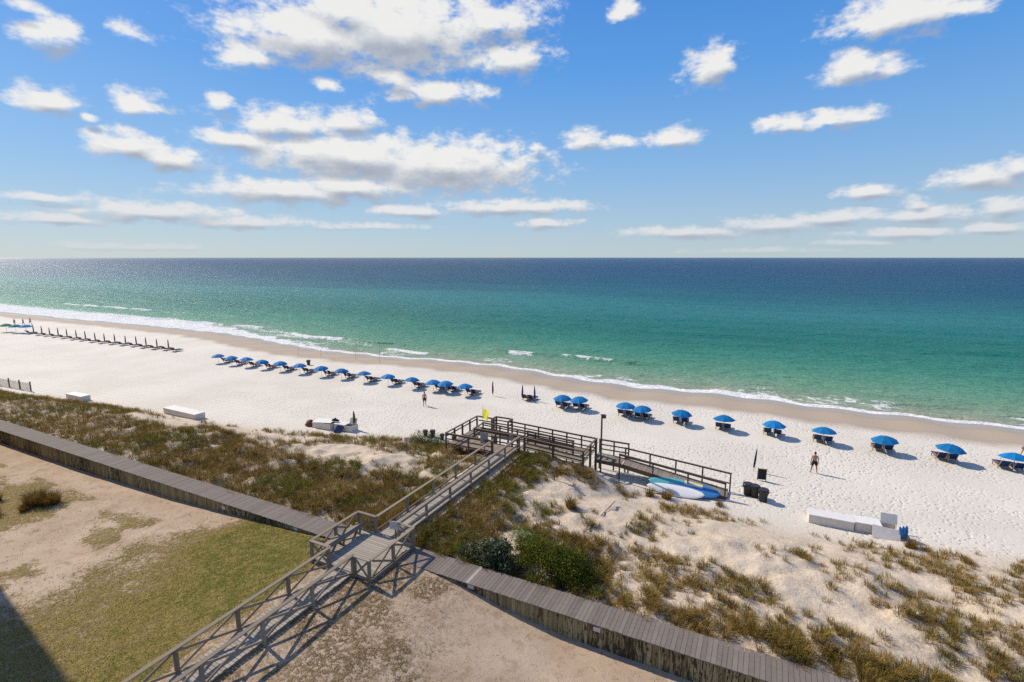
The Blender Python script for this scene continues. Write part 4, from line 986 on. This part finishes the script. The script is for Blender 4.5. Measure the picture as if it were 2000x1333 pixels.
for k in range(3):
    r = thing('rolled_umbrella', (8.42 + .12 * k, 36.55 + .12 * k, gz(8.5, 36.6)), f'bright blue rolled umbrella, {("nearest", "middle", "farthest")[k]} of three leaning at the box end', 'umbrella', 'rolled umbrellas at the box end')
    r.rotation_euler = (R(26), R(-16 + 4 * k), 0)
    key = 'rolled_blue'; me = bpy.data.meshes.get(key)
    if me is None: me = lathe(key, [(.03, 0), (.085, .06), (.10, .5), (.075, .95), (.02, 1.12)], 10); me.materials.append(M['blue_float'])
    child('rolled_canopy', me, r); child('pole', POLE, r, (0, 0, .02), (0, 0, 0), (.9, .9, .25))
storage_box(-40.2, -37.9, 36.0, 'weathered white storage box with askew lid, left of the green roll', h=.62, lid='askew', rz=.06)
storage_box(-37.8, -35.6, 36.5, 'open white storage box beside the green roll', h=.62, lid='half', rz=.05)
closed_umbrella(-35.9, 36.9, 'olive green rolled umbrella standing by the open storage box', 'single folded umbrellas', M['olive'], 1.0, -.05, 1.35)
r = thing('rolled_canvas', (-40.9, 35.7, gz(-40.9, 35.7)), 'rust brown canvas heaped left of the weathered storage box', 'canvas')
me = lathe('canvas_heap', [(.55, 0), (.48, .25), (.28, .55), (.1, .72)], 12); me.materials.append(M['rust'])
for v_ in me.vertices: v_.co.x *= 1.0 + .3 * math.sin(v_.co.y * 9); v_.co.z += .08 * math.sin(v_.co.x * 11)
child('canvas_heap', me, r, (0, 0, 0), (0, .35, 0), (1, .7, 1))
r = thing('folded_lounger', (-37.0, 35.7, gz(-37, 35.7)), 'dark blue folded lounger lying before the open storage box', 'lounger')
for k in range(3): child('sling', box_mesh(M['navy']), r, (.22 * k, -.1 * k, .25 + .02 * k), (R(40), R(14), .3), (.5, .9, .04))
r = thing('dark_bundle', (-38.2, 36.3, gz(-38.2, 36.3) + .62), 'black bundle lying on the lid of the weathered box', 'bundle')
for k in range(3): child('cloth_fold', box_mesh(M['dark_canvas']), r, (.12 * k, .05 * k, .2), (.3 * k, R(-38 + 22 * k), .2), (.75, .16, .12))
storage_box(-75.6, -72.3, 30.4, 'white storage box showing one end, farthest left behind the dune grass', h=.6, rz=.02)
storage_box(-58.6, -53.0, 32.1, 'long white storage box behind the left dune with panel seams', h=.62, depth=1.1, rz=-.01, seams=(-.25, .0, .25))

def board(name, L, Wd, T, mats, seed=0):
    """paddle board hull: long oval plan, domed section"""
    n, mseg = 28, 10; vsx = []; fs_ = []
    for i in range(n + 1):
        s = -1 + 2 * i / n; x = s * L / 2; w = Wd / 2 * max(1 - abs(s) ** 2.6, 0) ** .62 + .004; rk = .10 * abs(s) ** 3
        for k in range(mseg):
            a = 2 * math.pi * k / mseg; vsx.append((x, w * math.cos(a), rk + T / 2 * math.sin(a) * (1 - .6 * abs(s) ** 4)))
    for i in range(n):
        for k in range(mseg): fs_.append((i * mseg + k, (i + 1) * mseg + k, (i + 1) * mseg + (k + 1) % mseg, i * mseg + (k + 1) % mseg))
    fs_ += [tuple(range(mseg)), tuple(reversed(range(n * mseg, (n + 1) * mseg)))]
    me = bpy.data.meshes.new(name); me.from_pydata(vsx, [], fs_); me.update()
    for m_ in mats: me.materials.append(m_)
    for p_ in me.polygons:
        p_.use_smooth = True
        if len(mats) > 1:
            c = p_.center; e = abs(c.y) / (Wd / 2)
            p_.material_index = (3 if e > .80 and c.x > L * .12 else 1 if c.x < -L * .22 or (c.y > .16 and c.x < 0) else 2 if c.y > .14 and c.x < L * .25 else 0) if len(mats) > 3 else 0
    return me
bw = thing('paddle_board', (-4.95, 36.35, gz(-4.95, 36.35) + .33), 'white paddle board leaning on its edge in front of the ramp', 'paddle board', 'paddle boards by the ramp')
bw.rotation_euler = (R(33), R(2), .10)
child('hull', board('white_hull', 4.0, .95, .14, [M['board_white']]), bw); child('logo', box_mesh(M['pink']), bw, (1.55, 0, .062), (0, R(-3), 0), (.26, .09, .01))
bb = thing('paddle_board', (-4.45, 36.92, gz(-4.45, 36.92) + .44), 'blue teal and yellow paddle board leaning behind the white one', 'paddle board', 'paddle boards by the ramp')
bb.rotation_euler = (R(34), R(3), .06)
child('hull', board('blue_hull', 5.0, 1.25, .15, [M['board_blue'], M['board_teal'], M['panel'], M['board_yellow']]), bb)
child('stripe', box_mesh(M['board_white']), bb, (1.1, -.12, .078), (0, 0, .06), (1.1, .04, .008))

# ------------------------------------------------------------------ signs, flag, lamp, fence, rods
def sign(u, v, zf, label, w, h, zc, face, post=True, name='sign', rz=0.0, post_mat=None):
    z0 = zf(u, v) if callable(zf) else zf
    r = thing(name, (u, v, z0), label, 'sign', None, rz)
    child('face', box_mesh(M[face]), r, (0, -.045, zc), (0, 0, 0), (w, .02, h))
    if post: child('post', box_mesh(post_mat or M['post_wood']), r, (0, 0, (zc + h * .4) / 2 - .1), (0, 0, 0), (.07, .06, zc + h * .4 + .2))
    return r
sign(-25.2, 31.5, gz, 'small faded red and white sign on a post in the left dune', .36, .44, 1.25, 'sign_pink', rz=.45)
s2 = thing('sign', (-12.5, 31.8, gz(-12.5, 31.8)), 'round faded sign on a thin post in the bare dune sand', 'sign', None, .3)
me = lathe('round_face', [(.25, -.01), (.25, .01)], 8); me.materials.append(M['sign_pink'])
child('face', me, s2, (0, -.05, 1.25), (R(90), 0, 0)); child('post', box_mesh(M['post_wood']), s2, (0, 0, .6), (0, 0, 0), (.07, .06, 1.45))
sign(-16.86, 19.90, DZ, 'white lettered sign at the seaward corner of the landing', .62, .46, .84, 'sign_white', name='notice_sign', rz=.30)
sign(-18.85, 33.0, 1.7, 'tall grey notice board at the deck entrance', .62, .9, 1.5, 'sign_grey', name='notice_sign', rz=.3)
sign(-17.5, 35.0, DZ, 'small grey notice on the inner rail of the deck', .34, .5, .75, 'sign_grey', name='notice_sign', rz=.3)
fl = thing('warning_flag', (-21.15, 36.8, 1.5), 'yellow flag hanging on an orange pole at the deck', 'flag')
child('pole', lathe('flag_pole', [(.02, 0), (.016, 3.0)], 8), fl); fl.children[0].data.materials.append(M['orange'])
vsx = []; fs_ = []; nx, nz = 10, 8
for j in range(nz + 1):
    for i in range(nx + 1):
        a, b_ = i / nx, j / nz; taper = 1 - .35 * b_
        vsx.append((.02 + .55 * a * taper, .07 * math.sin(a * 8 + b_ * 2) * a - .05 * b_, 2.75 - .85 * b_ - .30 * a * (1 - .2 * b_)))
for j in range(nz):
    for i in range(nx): fs_.append((j * (nx + 1) + i, j * (nx + 1) + i + 1, (j + 1) * (nx + 1) + i + 1, (j + 1) * (nx + 1) + i))
me = bpy.data.meshes.new('flag_cloth'); me.from_pydata(vsx, [], fs_); me.materials.append(M['yellow'])
for p_ in me.polygons: p_.use_smooth = True
child('flag_cloth', me, fl, (0, 0, 0), (0, 0, .75))
lp = thing('lamp_post', (-10.72, 37.0, gz(-10.72, 37.0)), 'tall brown timber lamp post with box lamp beside the ramp', 'lamp')
zt = 5.1 - gz(-10.72, 37.0)
child('post', box_mesh(M['dark_rail']), lp, (0, 0, zt / 2 - .2), (0, 0, 0), (.11, .11, zt)); child('lamp_box', box_mesh(M['bronze']), lp, (.14, 0, zt - .12), (0, 0, 0), (.32, .26, .26))
child('lens', box_mesh(M['glass']), lp.children[1], (.1, 0, -.52), (0, 0, 0), (.6, .7, .05)); child('bracket', box_mesh(M['bronze']), lp, (0, 0, zt - .02), (0, 0, 0), (.2, .14, .05))
fn_ = thing('sand_fence', (-88.5, 29.4, gz(-88.5, 29.4)), 'weathered wooden sand fence with thin slats at the left edge', 'fence')
for k in range(5):
    u = -94 + 2.6 * k * .98; box('post', M['post_wood'], fn_, (u, 29.0 + .0 * k + .06 * (u + 94), gz(u, 29.2) + .55), (.12, .12, 1.4))
for k in range(70):
    u = -93.9 + .145 * k; v = 29.0 + .06 * (u + 94); box('slat', M['post_wood'], fn_, (u, v - .08, gz(u, v) + .5 + random.uniform(-.03, .03)), (.045, .012, 1.1), (0, random.uniform(-.03, .03), 0))
for h_ in (.25, .8): beam('wire', M['metal'], fn_, (-94, 28.94, gz(-94, 29) + h_), (-83.9, 29.55, gz(-84, 29.5) + h_), .012, .012)
for k, (u, v) in enumerate(((-74.5, 63.5), (-69.0, 63.6), (-62.6, 65.3), (-56.2, 64.0))):
    r = thing('fishing_rod', (u, v, gz(u, v)), f'fishing rod stuck in the wet sand, {("leftmost", "second", "third", "rightmost")[k]} of four', 'fishing rod', 'fishing rods at the waterline')
    child('blank', lathe('blank', [(.022, .3), (.016, 1.6), (.008, 3.2)], 6), r); r.children[0].data.materials.append(M['dark_canvas'])
    child('holder', lathe('holder', [(.03, -.2), (.03, .75)], 8), r); r.children[1].data.materials.append(M['pole']); r.rotation_euler = (R(-5), R(random.uniform(-4, 4)), 0)

# ------------------------------------------------------------------ people
def skin_body(name, joints, bones, radii, root_i=0):
    me = bpy.data.meshes.new(name + '_skeleton'); me.from_pydata(joints, bones, []); o = bpy.data.objects.new(name, me); COL.objects.link(o)
    mod = o.modifiers.new('skin', 'SKIN'); mod.use_smooth_shade = True
    lay = me.skin_vertices[0].data if me.skin_vertices else None
    if lay is None:
        bpy.context.view_layer.objects.active = o; bm = bmesh.new(); bm.from_mesh(me); bm.verts.layers.skin.verify(); bm.to_mesh(me); bm.free(); lay = me.skin_vertices[0].data
    for i, r_ in enumerate(radii): lay[i].radius = (r_, r_) if not isinstance(r_, tuple) else r_; lay[i].use_root = (i == root_i)
    sb = o.modifiers.new('sub', 'SUBSURF'); sb.levels = 2; sb.render_levels = 2
    dg = bpy.context.evaluated_depsgraph_get(); ev = o.evaluated_get(dg); nm = bpy.data.meshes.new_from_object(ev); nm.name = name
    bpy.data.objects.remove(o); bpy.data.meshes.remove(me)
    for p_ in nm.polygons: p_.use_smooth = True
    return nm
def body_mesh(name, stride=.0, spread=.16, arm=.12, bend=.1):
    J = [(0, 0, .93), (0, 0, 1.08), (0, -.01, 1.25), (0, -.01, 1.40), (0, 0, 1.50), (0, .015, 1.57), (0, .02, 1.66), (0, .015, 1.74)]
    RAD = [(.155, .11), (.14, .10), (.165, .115), (.15, .10), (.055, .055), (.07, .08), (.082, .098), (.06, .07)]
    Bn = [(0, 1), (1, 2), (2, 3), (3, 4), (4, 5), (5, 6), (6, 7)]
    for s in (-1, 1):
        st = stride * s; i = len(J)
        J += [(s * .095, 0, .86), (s * (.095 + spread * .45), .5 * st + .02, .48), (s * (.095 + spread * .75), st - (.06 if st < 0 else 0), .09), (s * (.10 + spread * .8), st + .10, .035), (s * (.11 + spread * .85), st + .19, .025)]
        RAD += [.095, .062, .040, (.04, .035), (.035, .025)]; Bn += [(0, i), (i, i + 1), (i + 1, i + 2), (i + 2, i + 3), (i + 3, i + 4)]
        i = len(J); sw = -stride * s * .8
        J += [(s * .19, -.01, 1.39), (s * (.22 + arm * .6), -.02 + sw * .4, 1.13), (s * (.235 + arm), .05 + sw * .9, .89), (s * (.235 + arm), .075 + sw, .80)]
        RAD += [.058, .043, .033, (.040, .022)]; Bn += [(3, i), (i, i + 1), (i + 1, i + 2), (i + 2, i + 3)]
        for f in range(5):                                             # four fingers and a thumb
            k = len(J); ox = -.03 + .018 * f if f < 4 else -.045; ln = (.075, .085, .08, .065, .05)[f]
            J += [(s * (.235 + arm) + .004 * f, .075 + sw + ox, .79 - (0 if f < 4 else -.02)), (s * (.232 + arm) - s * .012, .078 + sw + ox * 1.15, .79 - ln)]
            RAD += [.012, .008]; Bn += [(i + 3, k), (k, k + 1)]
    return skin_body(name, J, Bn, RAD)
def shell(name, src, test, off, mat):
    """clothing or hair: the chosen faces of the body, lifted off the skin"""
    vsn = {}; vsx = []; fs_ = []
    for p_ in src.polygons:
        if test(p_.center):
            f = []
            for i in p_.vertices:
                if i not in vsn: vsn[i] = len(vsx); vsx.append(src.vertices[i].co + src.vertices[i].normal * off)
                f.append(vsn[i])
            fs_.append(f)
    me = bpy.data.meshes.new(name); me.from_pydata(vsx, [], fs_); me.update(); me.materials.append(mat)
    for p_ in me.polygons: p_.use_smooth = True
    return me
def face_parts(root):
    for s in (-1, 1):
        child('eye', lathe('eye', [(.004, -.01), (.011, 0), (.004, .01)], 8), root, (s * .032, .112, 1.665)); root.children[-1].data.materials.append(M['hair'])
        child('ear', lathe('ear', [(.01, -.03), (.017, 0), (.01, .03)], 6), root, (s * .085, .01, 1.655), (0, 0, 0), (.5, 1, 1)); root.children[-1].data.materials.append(M['skin'])
    child('nose', lathe('nose', [(.016, -.025), (.012, 0), (.006, .025)], 6), root, (0, .12, 1.64)); root.children[-1].data.materials.append(M['skin'])
    child('mouth', box_mesh(M['pink']), root, (0, .102, 1.60), (0, 0, 0), (.045, .012, .010))
B_STAND = body_mesh('standing_body', 0.0, .17, .02); B_WALK = body_mesh('walking_body', .20, .04, .02)
def person(u, v, label, body, rz, skin, bottoms, top=None, h=1.75, group=None, hair='hair', face=True):
    r = thing('person', (u, v, gz(u, v) + .005), label, 'person', group, rz); k = h / 1.80; r.scale = (k, k, k)
    bm_ = body.copy(); bm_.materials.clear(); bm_.materials.append(M[skin]); child('body', bm_, r)
    child('shorts', shell('shorts', body, lambda c: .64 < c.z < 1.02 and abs(c.x) < .245 and not (abs(c.x) > .20 and c.z > .9), .016, M[bottoms]), r)
    if top: child('shirt', shell('shirt', body, lambda c: .98 < c.z < 1.46 and not (abs(c.x) > .25 and c.z < 1.25), .014, M[top]), r)
    child('hair', shell('hair', body, lambda c: c.z > 1.60 and (c.y < .05 or c.z > 1.71), .014, M[hair]), r)
    if face: face_parts(r)
    return r
person(4.3, 45.3, 'shirtless person in dark shorts standing with legs apart near the right umbrellas', B_STAND, R(8), 'skin', 'shorts', h=1.80, group='people on the beach')
person(-34.6, 46.75, 'shirtless person in dark shorts walking away below the left umbrella row', B_WALK, R(35), 'skin2', 'shorts', h=1.75, group='people on the beach')
person(21.05, 58.0, 'person in pink red clothing cut off by the right picture edge', B_WALK, R(80), 'skin', 'pink', top='pink', h=1.75, group='people on the beach')
person(-172.0, 59.6, 'distant person in grey, leftmost of three at the waterline', B_STAND, R(200), 'skin2', 'grey_cloth', top='grey_cloth', group='people at the far waterline', face=False)
person(-170.3, 60.7, 'distant person in dark clothes, middle of three at the waterline', B_WALK, R(180), 'skin', 'shorts', top='shorts', group='people at the far waterline', face=False)
person(-170.8, 62.3, 'distant person in shorts, rightmost of three at the waterline', B_WALK, R(200), 'skin', 'shorts', group='people at the far waterline', face=False)

# ------------------------------------------------------------------ boat on the horizon and the neighbouring tower
ba = YAW - math.atan2(48, 1000); bd = 5200.0
bt = thing('boat', (-math.sin(ba) * bd, math.cos(ba) * bd, SEA), 'tiny white motor boat on the horizon', 'boat', None, ba)
def hull(name, L, Wd, Hh, mat):
    vsx = []; fs_ = []; n = 10
    for i in range(n + 1):
        s = i / n; x = (s - .5) * L; w = Wd / 2 * (1 - max(0, (s - .55) / .45) ** 2) + .02
        vsx += [(x, -w, Hh * (1 + .25 * s)), (x, -w * .6, -.5), (x, w * .6, -.5), (x, w, Hh * (1 + .25 * s))]
    for i in range(n):
        for k in range(4): fs_.append((i * 4 + k, (i + 1) * 4 + k, (i + 1) * 4 + (k + 1) % 4, i * 4 + (k + 1) % 4))
    fs_ += [(0, 1, 2, 3), tuple(reversed(range(n * 4, n * 4 + 4)))]
    me = bpy.data.meshes.new(name); me.from_pydata(vsx, [], fs_); me.update(); me.materials.append(mat); return me
child('hull', hull('boat_hull', 17, 4.5, 2.0, M['white']), bt); child('cabin', box_mesh(M['white']), bt, (-1, 0, 3.4), (0, 0, 0), (7, 3.4, 2.2)); child('flybridge', box_mesh(M['white']), bt, (-1.5, 0, 5.2), (0, 0, 0), (4, 2.8, 1.2))
tw = thing('condominium_tower', (-62, 3.0, .5), 'tall cream condominium tower whose shadow falls across the lawn corner', 'building')
TU0, TU1, TV0, TV1, TH = -76.0, -48.0, -6.0, 11.7, 42.0
box('wall', M['concrete'], tw, ((TU0 + TU1) / 2, (TV0 + TV1) / 2 - .8, TH / 2), (TU1 - TU0, TV1 - TV0 - 1.6, TH))
for k in range(13):
    z = 3.1 * (k + 1)
    sl = box('balcony', M['concrete'], tw, ((TU0 + TU1) / 2, TV1 - .84, z), (TU1 - TU0 - .01, 1.65, .2))
    box('balustrade', M['glass'], tw, ((TU0 + TU1) / 2, TV1 - .05, z + .62), (TU1 - TU0 - .2, .04, 1.0))
    for j in range(6):
        box('window', M['glass'], tw, (TU0 + 2.6 + 4.56 * j, TV1 - 1.60, z + 1.25), (3.2, .05, 2.1))
for j in range(7): box('fin_wall', M['concrete'], tw, (TU0 + .1 + (TU1 - TU0 - .2) * j / 6, TV1 - .8, TH / 2), (.2, 1.6 - .02 * (j % 2), TH))
